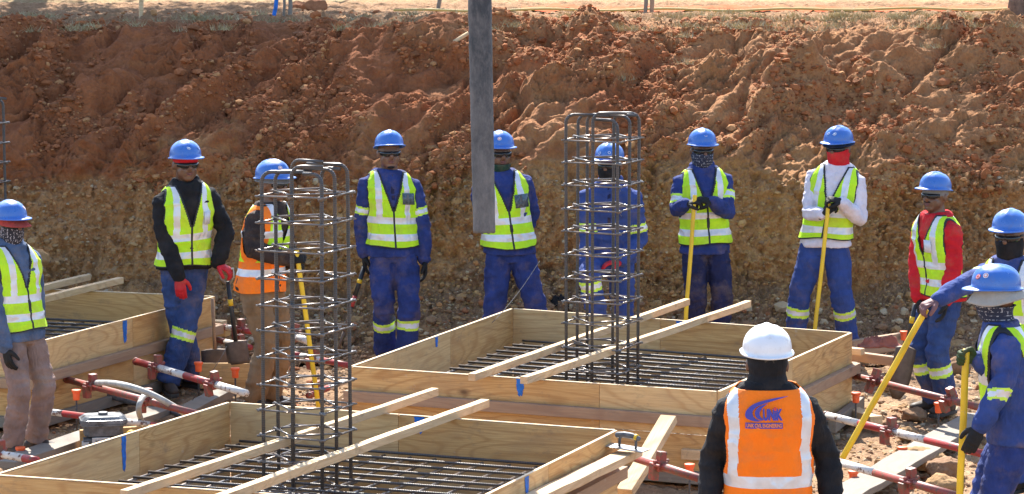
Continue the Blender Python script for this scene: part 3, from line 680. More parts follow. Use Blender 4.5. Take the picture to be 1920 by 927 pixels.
# ------------------------------------------------------------------ people
DG = bpy.context.evaluated_depsgraph_get
def remesh(b, voxel, smooth=4, disp=None, dec=None):
    """union of overlapping closed shapes as one continuous surface (returned as a mesh)"""
    m = bpy.data.meshes.new('t'); m.from_pydata(b.v, [], b.f)
    o = bpy.data.objects.new('t', m); COL.objects.link(o)
    r = o.modifiers.new('r', 'REMESH'); r.mode = 'VOXEL'; r.voxel_size = voxel; r.use_smooth_shade = True
    s = o.modifiers.new('s', 'SMOOTH'); s.iterations = smooth; s.factor = .5
    dg = DG(); dg.update(); me = bpy.data.meshes.new_from_object(o.evaluated_get(dg)); bpy.data.objects.remove(o)
    if disp:
        n = len(me.vertices); co = np.empty(n*3, np.float32); me.vertices.foreach_get('co', co); no = np.empty(n*3, np.float32); me.vertices.foreach_get('normal', no)
        co = co.reshape(-1, 3); no = no.reshape(-1, 3); co = co+no*disp(co.astype(float))[:, None]; me.vertices.foreach_set('co', co.astype(np.float32).ravel())
    me.polygons.foreach_set('use_smooth', [True]*len(me.polygons)); me.update(); return me
def folds(amp, seed, sc=7., stretch=2.2):
    def f(c):
        n = fbm(c[:, 0]*sc, c[:, 1]*sc, c[:, 2]*sc*stretch*.6, o=3, seed=seed)
        r = 1-np.abs(perlin(c[:, 0]*sc*.7+n*.5, c[:, 1]*sc*.7, c[:, 2]*sc*stretch, seed=seed+9))*2.2
        return amp*(.6*n+.7*np.maximum(r, -.4))
    return f
def centers(me):
    c = np.empty(len(me.polygons)*3, np.float32); me.polygons.foreach_get('center', c); return c.reshape(-1, 3)
def seg_t(c, p, q):
    p, q = np.array(p), np.array(q); d = q-p; L = np.linalg.norm(d); t = (c-p)@d/L; dist = np.linalg.norm(c-p-np.outer(t, d/L), axis=1); return t, dist, L
def ik(S, W, l1, l2, hint):
    S, W, hint = Vector(S), Vector(W), Vector(hint); d = W-S; D = d.length
    if D > (l1+l2)*.995: k = D/((l1+l2)*.995); l1 *= k; l2 *= k
    x = (l1*l1-l2*l2+D*D)/(2*D); h = math.sqrt(max(0, l1*l1-x*x)); n = d.normalized(); hp = hint-n*hint.dot(n)
    return S+n*x+(hp.normalized()*h if hp.length > 1e-6 else Vector())
# torso cross sections: z, half width, half depth, centre y
SEC = np.array([[.86, .168, .118, .0], [.97, .176, .124, .0], [1.08, .168, .116, .0], [1.2, .180, .120, .0], [1.32, .197, .128, .0], [1.40, .196, .122, .004], [1.45, .177, .107, .008], [1.49, .146, .094, .01], [1.52, .112, .082, .01], [1.545, .084, .074, .01]])
def sec(z): return [float(np.interp(z, SEC[:, 0], SEC[:, k])) for k in (1, 2, 3)]
def sup(a, rx, ry, e=2.4):
    c, s = math.cos(a), math.sin(a); k = (abs(c)**e+abs(s)**e)**(-1/e); return rx*c*k, ry*s*k
def torso_rings(z0, z1, off, T, n=12, seg=28, flare=0):
    R = []
    for i in range(n+1):
        z = z0+(z1-z0)*i/n; rx, ry, cy = sec(z); o = off+flare*max(0, 1-(z-z0)/.12)
        R.append([T(Vector((sup(a, rx+o, ry+o)[0], sup(a, rx+o, ry+o)[1]+cy, z))) for a in (2*math.pi*k/seg for k in range(seg))])
    return R
def hand_mb(W, d, n, thumb, curl=.5, k=1.0, spread=.07, fat=1.0):
    """glove: wrist W, finger direction d, palm normal n, thumb side vector; curl in radians per joint"""
    d = Vector(d).normalized(); n = Vector(n); n = (n-d*n.dot(d)).normalized(); s = Vector(thumb); s = (s-d*s.dot(d)-n*s.dot(n)).normalized()
    b = MB(); W = Vector(W); Lp = .095*k
    b.tube([W-d*.03*k, W+d*.015*k, W+d*Lp*.5, W+d*Lp*.95], [(.03*k, .024*k), (.031*k, .022*k), (.041*k, .019*k), (.040*k, .016*k)], 12, ref=s, round_ends=True)
    for i, (off, L, r) in enumerate(((.030, .074, .0102), (.010, .082, .0105), (-.010, .076, .0102), (-.029, .060, .0092))):
        p = W+d*Lp*.9+s*off*k; dd = (d+s*off*spread*30*.1).normalized(); nn = n.copy(); P = [p-dd*.015*k, p]
        for q, fr in enumerate((.42, .32, .26)):
            c = curl*(1.0+.08*i if q else .85); ax = dd.cross(nn)
            Rm = Matrix.Rotation(c, 3, ax); dd = Rm @ dd; nn = Rm @ nn; P.append(P[-1]+dd*L*k*fr)
        rr = r*k*fat; b.tube(P, [rr, rr*1.05, rr, rr*.95, rr*.82], 8, ref=s, round_ends=True)
    t0 = W+d*.025*k+s*.026*k+n*.006*k; td = (d*.62+s*.78+n*.25).normalized(); P = [t0, t0+td*.036*k]; t2 = (d*.85+s*(.5-.55*curl)+n*(.25+.5*curl)).normalized(); P.append(P[-1]+t2*.030*k); t3 = (d*.9+s*(.3-.6*curl)+n*(.3+.7*curl)).normalized(); P.append(P[-1]+t3*.024*k)
    b.tube(P, [.0155*k*fat, .0135*k*fat, .012*k*fat, .0098*k*fat], 8, round_ends=True)
    return b
def helmet(root, M, mat, hat=None, hatmat=None, seed=0, stickers=((.0, .35, 0),), ratchet=False):
    """M: head frame placed at the centre of the brim plane, -Y is the front"""
    b = MB(); seg = 48; R = []
    def prof(a):                        # a: 0 is the front
        f = max(0, math.cos(a)); k = max(0, -math.cos(a))
        return .010+.040*f**1.6+.006*k, -.012*f**2-.004
    rx, ry, H = .116, .140, .122
    for i in range(19):
        t = (i/18)**1.1*math.pi/2; row = []
        for j in range(seg):
            a = 2*math.pi*j/seg; cr = math.sin(t)**.88
            x, y = rx*math.sin(a)*cr, -ry*math.cos(a)*cr; z = H*math.cos(t)**.80 if t < math.pi/2-1e-6 else 0
            ridge = math.exp(-(x/.022)**2)*.009*sstep(0, .35, np.array(math.cos(t)))+math.exp(-((abs(x)-.045)/.012)**2)*.003*math.cos(t)
            row.append(M @ Vector((x, y, z+float(ridge))))
        if i == 0: row = [M @ Vector((.0004*math.sin(2*math.pi*j/seg), -.0004*math.cos(2*math.pi*j/seg), H+.0085)) for j in range(seg)]
        R.append(row)
    for f, dz in ((.25, -.001), (.7, 0), (1., 0), (1.02, -.006), (.9, -.008), (.1, -.006)):
        row = []
        for j in range(seg):
            a = 2*math.pi*j/seg; w_, dr = prof(a); x, y = (rx+w_*f)*math.sin(a), -(ry+w_*f)*math.cos(a)
            row.append(M @ Vector((x, y, dr*f+dz)))
        R.append(row)
    for i in range(5):                  # inner shell
        t = (1-i/4)*math.pi/2; row = [M @ Vector((.95*rx*math.sin(a)*math.sin(t)+.0003*math.sin(a), -.95*ry*math.cos(a)*math.sin(t)-.0003*math.cos(a), .9*H*math.cos(t)-.002)) for a in (2*math.pi*j/seg for j in range(seg))]
        R.append(row)
    b.rings(R, cap=True)
    h = b.build('helmet', MT[mat], root)
    for (az, el, kind) in stickers:
        sb = MB(); c = Vector((rx*math.sin(az)*math.cos(el)**.92, -ry*math.cos(az)*math.cos(el)**.92, H*math.sin(el)**.85 if el > 0 else .01)); nrm = Vector((c.x/rx**2, c.y/ry**2, c.z/H**2)).normalized()
        u = nrm.cross(Vector((0, 0, 1))).normalized(); v_ = nrm.cross(u); rr = .0165
        for q, (r0, off, mi) in enumerate(((rr, .0035, 0), (rr*.72, .0043, 1), (rr*.5, .0051, 0))):
            sb.cur = mi if kind == 0 else (1-mi)
            P = [M @ (c+nrm*(off-.4*((r0/.11)**2)*.05)+u*r0*math.cos(t)+v_*r0*math.sin(t)) for t in (2*math.pi*j/18 for j in range(18))]; sb.add(P, [tuple(range(18))])
        sb.build('helmet_sticker', [MT['sticker'], MT['sticker_red'] if seed % 2 else MT['helmet_blue']], root)
    if ratchet:
        rb = MB(); P = [M @ Vector((.093*math.sin(a), -.112*math.cos(a), -.022)) for a in (math.pi*(.55+.9*j/20) for j in range(21))]
        rb.tube(P, [(.004, .014)]*21, 6, ref=(1, 0, 0)); rb.build('helmet_strap', MT['orange_cap'], root)
        rb = MB(); rb.box(M @ Vector((0, .117, -.020)), (.045, .012, .03)); rb.build('ratchet', MT['black_pl'], root, bevel=.003)
    return h
def ringband(root, name, mat, M, z0, z1, rx, ry, cy=0, flare=0, th=.004, front=None, wave=0, back=None):
    """cloth band round the head; flare widens the lower edge (hat brims)"""
    b = MB(); seg = 48; R = []
    n = 8
    for side_ in (0, 1):
        for i in range(n+1):
            t = i/n if side_ == 0 else 1-i/n; z = z1+(z0-z1)*t; row = []
            for j in range(seg):
                a = 2*math.pi*j/seg; fl = flare*t**1.3
                if front is not None: fl += front*t*max(0, math.cos(a))**1.5
                if back is not None: fl += back*t*max(0, -math.cos(a))**1.2
                o = fl-(th if side_ else 0); zz = z+wave*math.sin(3*a+1)*t*.01-(.0 if front is None else 0)
                row.append(M @ Vector(((rx+o)*math.sin(a), cy-(ry+o)*math.cos(a), zz)))
            R.append(row)
    b.rings(R, cap=False); b.f += []; return b.build(name, MT[mat], root)
def glasses(root, M, mat='lens'):
    b = MB(); n = 28; R = []
    for zz in (0, 1, 2, 3):
        row = []
        for j in range(n+1):
            a = rad(-72+144*j/n); x = .088*math.sin(a); y = -.106*math.cos(a)**.8-.006; nb = math.exp(-(x/.011)**2); ed = (abs(x)/.088)**3
            h0, h1 = .020-.006*ed, -.020+.017*nb+.008*ed; z = h0 if zz in (0, 3) else h1; o = 0 if zz < 2 else .004
            row.append(M @ Vector((x*(1+o*5), y-o, z)))
        R.append(row)
    R.append(R[0]); b.rings(R, cap=False, closed=False)
    for s in (-1, 1): b.tube([M @ Vector((s*.081, -.036, .012)), M @ Vector((s*.091, .0, .010)), M @ Vector((s*.09, .03, .004))], [(.003, .007)]*3, 6)
    return b.build('sunglasses', MT[mat], root)

def vest(root, T, spec, seed):
    c0, c1_ = spec.get('main', 'lime'), spec.get('second'); z0, z1 = spec.get('hem', .93), 1.535
    zr, ar = 190, 250; ph = [2*math.pi*k/ar for k in range(ar)]
    back = spec.get('back_view', False); b = MB(); V = []; Vb = []
    zs = [z0+(z1-z0)*i/zr for i in range(zr+1)]; info = []
    P0 = np.array([[ (lambda q: (q[0], q[1]))(sup(a, 1, 1)) for a in ph] for z in zs])
    pts = np.zeros((zr+1, ar, 3))
    for i, z in enumerate(zs):
        rx, ry, cy = sec(z); o = spec.get('off', .024)+.018*max(0, 1-(z-z0)/.2)
        for k, a in enumerate(ph):
            x, y = sup(a, rx+o, ry+o); pts[i, k] = (x, y+cy, z)
    pl = pts.reshape(-1, 3); n = fbm(pl[:, 0]*9, pl[:, 1]*9, pl[:, 2]*5, o=3, seed=seed); r = 1-np.abs(perlin(pl[:, 0]*5+n*.6, pl[:, 1]*5, pl[:, 2]*11, seed=seed+3))*2
    dd = (.012*n+.009*r)*sstep(1.5, 1.4, pl[:, 2])
    q = pl.copy(); rad_ = np.hypot(q[:, 0], q[:, 1])+1e-6; q[:, 0] += q[:, 0]/rad_*dd; q[:, 1] += q[:, 1]/rad_*dd
    q[:, 2] += np.where(pl[:, 2] < z0+.1, .010*np.sin(pl[:, 0]*14+seed)*(1-(pl[:, 2]-z0)/.1), 0)
    b.v = [tuple(T(Vector(p))) for p in q]
    idx = np.arange((zr+1)*ar).reshape(zr+1, ar)
    h1, h2 = spec.get('bands', (1.01, 1.135)); vt = spec.get('verts', .088)
    for i in range(zr):
        for k in range(ar):
            k2 = (k+1) % ar; f = (idx[i, k], idx[i, k2], idx[i+1, k2], idx[i+1, k]); x, y, z = (pl[f[0]]+pl[f[2]])/2
            front = y < 0
            arm = math.sqrt((y/spec.get('ahy', .088))**2+((z-spec.get('ahz', 1.325))/spec.get('ahh', .165))**2); ax_ = abs(x) > .09
            if arm < 1 and ax_: continue
            vw = (z-spec.get('vz', 1.23))*spec.get('vs', .33) if front else -1
            if front and z > spec.get('vz', 1.23) and abs(x) < vw: continue
            if not front and z > 1.51: continue
            if z > 1.525: continue
            trim = (arm < 1.09 and ax_) or (front and z > spec.get('vz', 1.23) and abs(x) < vw+.014) or (front and abs(x) < .010) or z < z0+.009 or z > 1.516
            m = 0
            if c1_ and (z < spec.get('split', 1.13) or (not front and False)): m = 3
            if c1_ and arm < 1.35 and ax_: m = 3
            if h1 < z < h1+.05 or (h2 and h2 < z < h2+.05): m = 1
            if vt < abs(x) < vt+.045 and z > (h2 or h1)+.045 and abs(y) > .03: m = 1
            if trim: m = 2 if spec.get('trim', True) or (front and abs(x) < .01) else m
            b.f.append(f); b.m.append(m)
    o = b.build('safety_vest', [MT[c0], MT['silver'], MT['black_zip'], MT[c1_ or c0]], root)
    s = o.modifiers.new('s', 'SOLIDIFY'); s.thickness = .006; s.offset = -1
    if spec.get('badge'):
        bx, bz, bw, bh, bm_ = spec['badge']; rx, ry, cy = sec(bz)
        bb = MB(); R = []
        def yy(x, z):
            rx, ry, cy = sec(z); e = 2.4; t = max(0, 1-(abs(x)/(rx+.024))**e)**(1/e); return cy-(ry+.024)*t
        for zz in (bz-bh/2, bz+bh/2): R.append([T(Vector((bx+bw*(u/6-.5), yy(bx+bw*(u/6-.5), zz)-.018, zz))) for u in range(7)])
        bb.rings(R, cap=False, closed=False); o2 = bb.build('badge_pocket', MT[bm_], root); s = o2.modifiers.new('s', 'SOLIDIFY'); s.thickness = .004
        if bm_ == 'idcard':
            bb = MB(); R = []
            for zz in (bz-bh*.05, bz+bh/2-.008): R.append([T(Vector((bx+bw*.42*(u/6-.5)-bw*.2, yy(bx, zz)-.021, zz))) for u in range(7)])
            bb.rings(R, cap=False, closed=False); bb.build('badge_card', MT['idwhite'] if spec.get('card') else MT['engine_dark'], root)
    return o

PEOPLE = {}
def person(key, label, head_px, h, hip_px, rot, arms, feet, top, trousers, gloves, hd=(0, 0), vest_spec=None, headgear=(), face='glasses', skin='skin', helm='helmet_blue', stickers=((0, .45, 0),), tape=(.30, .37), armtape=None, lean_y=0, boots=True, collar=None, seed=0, hz=0, sl=1.04, neck=None, knees=None, hipz=.95, up=.045, tilt=0, foot_dir=None, ratchet=False, dz=0):
    hz = hz or -7
    s_ = h/1.88; p = at(head_px[0], head_px[1], h+dz); Y = p.y
    hip = aty(hip_px, head_px[1]+200, Y); base = Vector((hip.x, Y, dz)); pxm = FPX/(Y*CP+(CAMH-1.2)*SP)
    M = Matrix.Translation(base) @ Matrix.Rotation(rot, 4, 'Z') @ Matrix.Scale(s_, 4); Mi = M.inverted()
    root = thing('person', label, 'person', M); R3 = Matrix.Rotation(-rot, 3, 'Z')
    def loc(px, py, dy): return Mi @ aty(px, py, Y+dy)          # a seen pixel at depth offset dy, in the person's own frame
    def vdir(v): return (R3 @ Vector(v)).normalized()
    lean = R3 @ Vector(((p.x-hip.x), lean_y, 0))/s_
    def T(v):
        t = max(0, (v.z-.95))/.75; return Vector((v.x+lean.x*t, v.y+lean.y*t, v.z-(lean.length**2)*.35*t+(hipz-.95)+up*min(t, .8)/.8+tilt*v.x*min(1, t*2.5)))
    sh = {k: T(Vector((k*.178, .004, 1.405))) for k in (-1, 1)}
    A = {}
    for k in (-1, 1):
        a = arms[k]; W = loc(*a['w']); hint = R3 @ Vector(a.get('hint', (k*.3 if abs(rot) < 2 else -k*.3, .5, -1)))
        E_ = ik(sh[k], W, .29, .265, hint) if 'e' not in a else loc(*a['e'])
        A[k] = (sh[k], E_, W)
    hj = {k: Vector((k*.088, 0, hipz-.03)) for k in (-1, 1)}
    Lg = {}
    for k in (-1, 1):
        f = feet[k]; an = loc(f[0], f[2] if len(f) > 2 else 0, f[1])
        # ankle x from pixel at ground: recompute at ground height
        if len(f) < 3:
            g = aty(f[0], 700, Y+f[1]); an = Mi @ Vector((g.x, Y+f[1], 0)); an.z = .10
        kh = R3 @ Vector(knees[k]) if knees and k in knees else Vector((k*.15, -1, 0))
        K = ik(hj[k], an, .43, .43, kh); Lg[k] = (hj[k], K, an)
    # head frame
    hb = T(Vector((0, .0, 1.56)))-Vector((0, 0, up)); HM = Matrix.Translation(hb) @ Matrix.Rotation(hd[0], 4, 'Z') @ Matrix.Rotation(hd[1], 4, 'X')
    # --- body: one continuous surface
    b = MB(); HH = lambda x, y, z: HM @ Vector((x, y, z-1.56))
    H3 = HM.to_3x3()
    b.ell(HH(0, .012, 1.722), (.092, .104, .102), H3); b.ell(HH(0, -.024, 1.655), (.078, .074, .068), H3); b.ell(HH(0, -.066, 1.612), (.044, .028, .024), H3)
    b.ell(HH(0, -.078, 1.735), (.058, .016, .013), H3)
    b.tube([HH(0, -.086, 1.724), HH(0, -.112, 1.69), HH(0, -.108, 1.677)], [.012, .020, .014], 8, round_ends=True)
    for k in (-1, 1):
        b.ell(HH(k*.040, -.066, 1.675), (.024, .020, .020), H3); b.ell(HH(k*.094, .012, 1.695), (.010, .022, .032), H3); b.ell(HH(k*.014, -.096, 1.676), (.010, .010, .008), H3)
    b.ell(HH(0, -.086, 1.652), (.026, .010, .007), H3); b.ell(HH(0, -.083, 1.639), (.023, .010, .0075), H3)
    b.tube([T(Vector((0, .02, 1.44))), T(Vector((0, .015, 1.54))), HH(0, .012, 1.64)], [.080, .069, .066], 14)
    b.rings(torso_rings(.88, 1.52, -.02, T))
    for k in (-1, 1):
        S, E_, W = A[k]; b.tube([S, S.lerp(E_, .5), E_, E_.lerp(W, .35), W], [.052, .047, .040, .041, .027], 12, round_ends=True)
        a_, K, an = Lg[k]; b.tube([a_, a_.lerp(K, .5), K, K.lerp(an, .35), an], [.085, .070, .052, .054, .036], 12, round_ends=True)
    b.ell((0, 0, hipz-.03), (.15, .10, .11))
    me = remesh(b, .0085, 3); me.materials.append(MT[skin]); body = link('body', me, M, root)
    for k in (-1, 1):                   # eyes, brows
        e = MB(); e.ell(HH(k*.030, -.0745, 1.712), (.0125, .0095, .0075), H3, 10, 6); eo = e.build('eye', MT['sticker'], root)
        e = MB(); e.ell(HH(k*.030, -.0825, 1.712), (.0055, .003, .0055), H3, 8, 5); e.build('iris', MT['lens'], eo, M)
    if face == 'open' or face == 'glasses':
        e = MB(); e.ell(HH(0, -.0955, 1.6525), (.027, .008, .006), H3); e.ell(HH(0, -.0935, 1.640), (.023, .008, .0075), H3); e.build('lips', MT['lip'], root)
    if spec_m := (face != 'none' and 'moustache' in headgear):
        e = MB(); e.ell(HH(0, -.098, 1.665), (.032, .008, .006), H3); e.build('moustache', MT['black'], root)
    if 'goatee' in headgear:
        e = MB(); e.ell(HH(0, -.078, 1.604), (.032, .020, .012), H3); e.build('beard', MT['black'], root)
    # --- trousers
    b = MB(); b.rings(torso_rings(.84, 1.03, .004, lambda v: T(Vector((v.x, v.y, v.z)))), cap=True) if hipz > .9 else b.ell((0, 0, hipz), (.18, .13, .12))
    b.ell((0, .01, hipz-.06), (.165, .118, .115))
    for k in (-1, 1):
        a_, K, an = Lg[k]; sd_ = (an-K).normalized()
        b.tube([a_+Vector((0, .0, .04)), a_.lerp(K, .35), a_.lerp(K, .8), K, K.lerp(an, .35), K.lerp(an, .8), an+sd_*.015], [(.084*sl, .108*sl), (.100*sl, .107*sl), .088*sl, .082*sl, .084*sl, .080*sl, .084*sl], 16)
    me = remesh(b, .010, 5, folds(.013, seed*13+1, 6.0)); me.materials.append(MT[trousers]); me.materials.append(MT['yellowlime']); me.materials.append(MT['silver'])
    if tape:
        c = centers(me).astype(float); mi = np.zeros(len(c), int)
        for k in (-1, 1):
            a_, K, an = Lg[k]; t, dist, L = seg_t(c, K, an); t2, d2, _ = seg_t(c, Lg[-k][1], Lg[-k][2]); near = (dist < .14) & (dist <= d2); u = (L+.10)-t-0.0
            lo, hi = tape; mi[near & (u > lo) & (u < hi)] = 1; mid = (lo+hi)/2; w3 = (hi-lo)*.22; mi[near & (u > mid-w3) & (u < mid+w3)] = 2
        me.polygons.foreach_set('material_index', mi.astype(np.int32))
    link('trousers', me, M, root)
    # --- jacket or shirt
    b = MB(); jz = top.get('hem', .90); b.rings(torso_rings(jz, 1.53, .013, T, flare=.026)); lo_ = top.get('loose', 1.07)*1.03
    for k in (-1, 1):
        S, E_, W = A[k]; n_ = T(Vector((k*.09, .008, 1.45)))
        b.tube([n_, S+Vector((0, 0, .004)), S.lerp(E_, .35), S.lerp(E_, .8), E_, E_.lerp(W, .3), E_.lerp(W, .75), W-(W-E_).normalized()*.015], [.052, .074*lo_, .070*lo_, .062*lo_, .060*lo_, .060*lo_, .052*lo_, .047*lo_], 16, round_ends=True)
    if collar or top.get('collar'):
        cr = []
        for j in range(21):
            a = math.pi*(.5+.13)+ (2*math.pi-.26*math.pi)*j/20+math.pi*.87-math.pi*.13+0
            a = -math.pi/2+.45+(2*math.pi-.9)*j/20
            cr.append(T(Vector((.090*math.cos(a), .010+.084*math.sin(a), 1.545-.02*(1 if math.sin(a) < -.5 else 0)))))
        b.tube(cr, [(.028, .013)]*21, 8, ref=(0, 0, 1), round_ends=True)
    if top.get('hood'):
        b.ell(T(Vector((0, .085, 1.50))), (.11, .05, .055)); b.tube([T(Vector((.09*math.cos(a), .015+.08*math.sin(a), 1.52))) for a in (-.6+ (math.pi+1.2)*j/12 for j in range(13))], .026, 8, round_ends=True)
    me = remesh(b, .010, 4, folds(.011, seed*17+5, 7.0)); me.materials.append(MT[top['mat']]); me.materials.append(MT['yellowlime']); me.materials.append(MT['silver'])
    c = centers(me).astype(float); mi = np.zeros(len(c), int)
    if top.get('sleeve'):
        me.materials.append(MT[top['sleeve']]); 
        for k in (-1, 1):
            for (p_, q_) in ((A[k][0], A[k][1]), (A[k][1], A[k][2])):
                t, dist, L = seg_t(c, p_, q_); mi[(dist < .095) & (t > -.03) & (t < L+.06) & (np.abs(c[:, 0]-lean.x*.5) > .15)] = 3
    if armtape:
        for k in (-1, 1):
            t, dist, L = seg_t(c, A[k][0], A[k][1]); lo, hi = armtape; nr = (dist < .095); outer = (c[:, 0]*k > .13+lean.x*k*.5) | (dist < .09)
            mi[nr & outer & (t > lo) & (t < hi)] = 1; mid = (lo+hi)/2; w3 = (hi-lo)*.24; mi[nr & outer & (t > mid-w3) & (t < mid+w3)] = 2
    me.polygons.foreach_set('material_index', mi.astype(np.int32)); link(top.get('name', 'jacket'), me, M, root)
    if top.get('placket'):
        bb = MB(); R = []
        for z in np.linspace(1.2, 1.5, 8):
            rx, ry, cy = sec(z); R.append([T(Vector((x, cy-ry-.016, z))) for x in (-.012, .012)])
        bb.rings(R, cap=False, closed=False); o = bb.build('placket', MT['navy'], root); o.modifiers.new('s', 'SOLIDIFY').thickness = .004
    # --- vest
    if vest_spec: vest(root, T, vest_spec, seed)
    # --- gloves
    for k in (-1, 1):
        S, E_, W = A[k]; a = arms[k]; d = vdir(a['d']) if 'd' in a else (W-E_).normalized(); n = vdir(a['n']) if 'n' in a else Vector((-k, 0, 0)); th = vdir(a['t']) if 't' in a else Vector((0, -1, 0))
        b = hand_mb(W, d, n, th, a.get('c', .35), 1.05, fat=1.18); cu = (W-E_).normalized(); b.tube([W-cu*.055, W-cu*.02, W+d*.01], [.040, .036, .031], 12, round_ends=True)
        me = remesh(b, .0042, 1); me.materials.append(MT[gloves if isinstance(gloves, str) else gloves[k]]); link('glove', me, M, root)
    # --- boots
    for k in (-1, 1):
        a_, K, an = Lg[k]; fd = R3 @ Vector((*foot_dir[k], 0)) if foot_dir else Vector((k*.28, -1, 0)); fd.normalize(); b = MB(); g = Vector((an.x, an.y, an.z-.10))
        b.tube([an+Vector((0, 0, .09)), an+Vector((0, 0, .0)), g+Vector((0, 0, .05))-fd*.02], [.052, .050, .046], 14, round_ends=True)
        b.tube([g-fd*.065+Vector((0, 0, .05)), g+fd*.03+Vector((0, 0, .062)), g+fd*.12+Vector((0, 0, .048)), g+fd*.175+Vector((0, 0, .042))], [(.038, .042), (.044, .05), (.049, .038), (.042, .032)], 14, ref=fd.cross(Vector((0, 0, 1))), round_ends=True)
        me = remesh(b, .008, 2); me.materials.append(MT['boot']); bo = link('boot', me, M, root)
        b = MB(); pr = [(-.105, .030), (-.09, .038), (0, .040), (.1, .050), (.17, .046), (.205, .026)]; sdv = fd.cross(Vector((0, 0, 1)))
        out = [g+fd*x+sdv*y for x, y in pr]+[g+fd*x-sdv*y for x, y in reversed(pr)]; b.rings([[q+Vector((0, 0, -.002)) for q in out], [q+Vector((0, 0, .026)) for q in out]]); b.build('sole', MT['sole'], bo, M, bevel=.004)
    # --- head wear
    Hh = HM @ Matrix.Translation((0, .004, 1.765-1.56)) @ Matrix.Rotation(rad(hz), 4, 'X')
    helmet(root, Hh, helm, seed=seed, stickers=stickers, ratchet=ratchet)
    HQ = lambda z: HM @ Matrix.Translation((0, 0, z-1.56))
    for g_ in headgear:
        if g_ == 'headband': ringband(root, 'headband', 'red_cloth', HQ(0+1.56), .168, .212, .092, .110, .004)
        if g_ == 'redcap': ringband(root, 'cap', 'redcap', HQ(1.56), .155, .205, .093, .112, .004, front=.085)
        if g_ == 'beanie': ringband(root, 'beanie', 'grey_cloth', HQ(1.56), .150, .212, .094, .114, .006)
        if g_ == 'navyhat': ringband(root, 'sun_hat', 'navy_hat', HQ(1.56), .175, .212, .097, .116, .004, flare=.032)
        if g_ == 'beigehat': ringband(root, 'sun_hat', 'beige_cloth', HQ(1.56), .125, .205, .096, .118, .006, flare=.058, back=.015, wave=1.)
        if g_ == 'greybrim': ringband(root, 'sun_hat', 'grey_cloth', HQ(1.56), .165, .205, .092, .114, .004, flare=.03)
        if g_[0] == '@':                 # neck tube pulled over the nose or under the chin
            mat, hi = g_[1:].split(':'); hi = float(hi); b = MB(); R = []; seg = 40
            prof = [(.145, .0905, .102, 0), (.115, .0895, .110, -.004), (.095, .087, .104, -.006), (.07, .083, .098, -.01), (.04, .080, .090, -.008), (.01, .082, .082, .002), (-.03, .090, .086, .012), (-.06, .108, .096, .014)]
            for (z, rx, ry, cy) in [q for q in prof if q[0] <= hi+1e-6]:
                row = []
                for j in range(seg):
                    a = 2*math.pi*j/seg; nz = .016*math.exp(-(math.sin(a)/.16)**2)*math.exp(-((z-.118)/.02)**2) if math.cos(a) > 0 else 0
                    wv = .003*math.sin(a*3+z*60+seed); P = Vector(((rx+wv)*math.sin(a), cy-(ry+nz+wv)*math.cos(a), z-(.022 if z == hi and math.cos(a) < 0 else 0)))
                    row.append(HM @ P if z > -.02 else T(Vector((P.x, P.y, 1.56+z))))
                R.append(row)
            b.rings(R, cap=False); o = b.build('neck_tube', MT[mat], root); q = o.modifiers.new('s', 'SUBSURF'); q.levels = q.render_levels = 1; o.modifiers.new('t', 'SOLIDIFY').thickness = .004
        if g_ == 'balaclava':
            b = MB(); b.ell(HH(0, .012, 1.715), (.096, .112, .112), H3, 32, 20); b.ell(HH(0, -.024, 1.645), (.082, .084, .082), H3, 24, 14); b.tube([HH(0, .012, 1.64), T(Vector((0, .015, 1.50)))], [.093, .108], 24, round_ends=True)
            me = remesh(b, .008, 4, folds(.003, 5, 12)); me.materials.append(MT['black']); link('balaclava', me, M, root)
    if face == 'glasses': glasses(root, HM @ Matrix.Translation((0, 0, 1.712-1.56)))
    PEOPLE[key] = dict(root=root, M=M, T=T, A=A, Y=Y, loc=loc, s=s_)
    return root

LIME = dict(main='lime')
DN = (0, 0, -1)
def relaxed(px, py, dy=0, **k): return dict(w=(px, py, dy), c=.32, **k)
person('p1', 'person at the left edge in grey blue jacket, patterned bandana and dusty brown trousers', (14, 378), 1.76, 34, rad(48),
       {-1: relaxed(10, 655, -.22, hint=(-.6, .2, -.2)), 1: relaxed(66, 640, .20)}, {-1: (22, -.12), 1: (66, .08)}, dict(mat='denim', hem=.86, collar=1, loose=1.08), 'mauve', 'glove_black',
       hd=(rad(-2), .05), vest_spec=dict(LIME, hem=.94), headgear=('redcap', '@bandana:0.145'), face='glasses', tape=None, seed=1, stickers=((.5, .5, 0),), foot_dir={-1: (.5, -.8), 1: (1, -.35)}, sl=.95)
person('p2', 'person with red headband, red gloves and black sleeves, holding a shovel', (348, 265), 1.94, 345, rad(26),
       {-1: dict(w=(336, 520, -.26), e=(308, 442, -.12), c=.32, n=(0, 1, 0), t=(1, -.3, 0), d=(.1, -.1, -1)), 1: dict(w=(408, 495, -.05), hint=(1, .3, -.5), d=(.9, -.2, -.45), n=(0, .2, -1), t=(.3, -1, 0), c=.6)}, {-1: (362, .16), 1: (316, -.14)},
       dict(mat='black', hem=.93, collar=1), 'royal', 'glove_red', hd=(rad(-2), .04), vest_spec=dict(LIME, hem=.955, badge=(.125, 1.28, .05, .09, 'idwhite')), headgear=('headband',), seed=2, tilt=.09, stickers=((-.1, .5, 0), (.75, .45, 1)), tape=(.42, .50), knees={-1: (-.3, -1, 0), 1: (1.2, -1, 0)}, foot_dir={-1: (.7, -.6), 1: (.3, -1)})
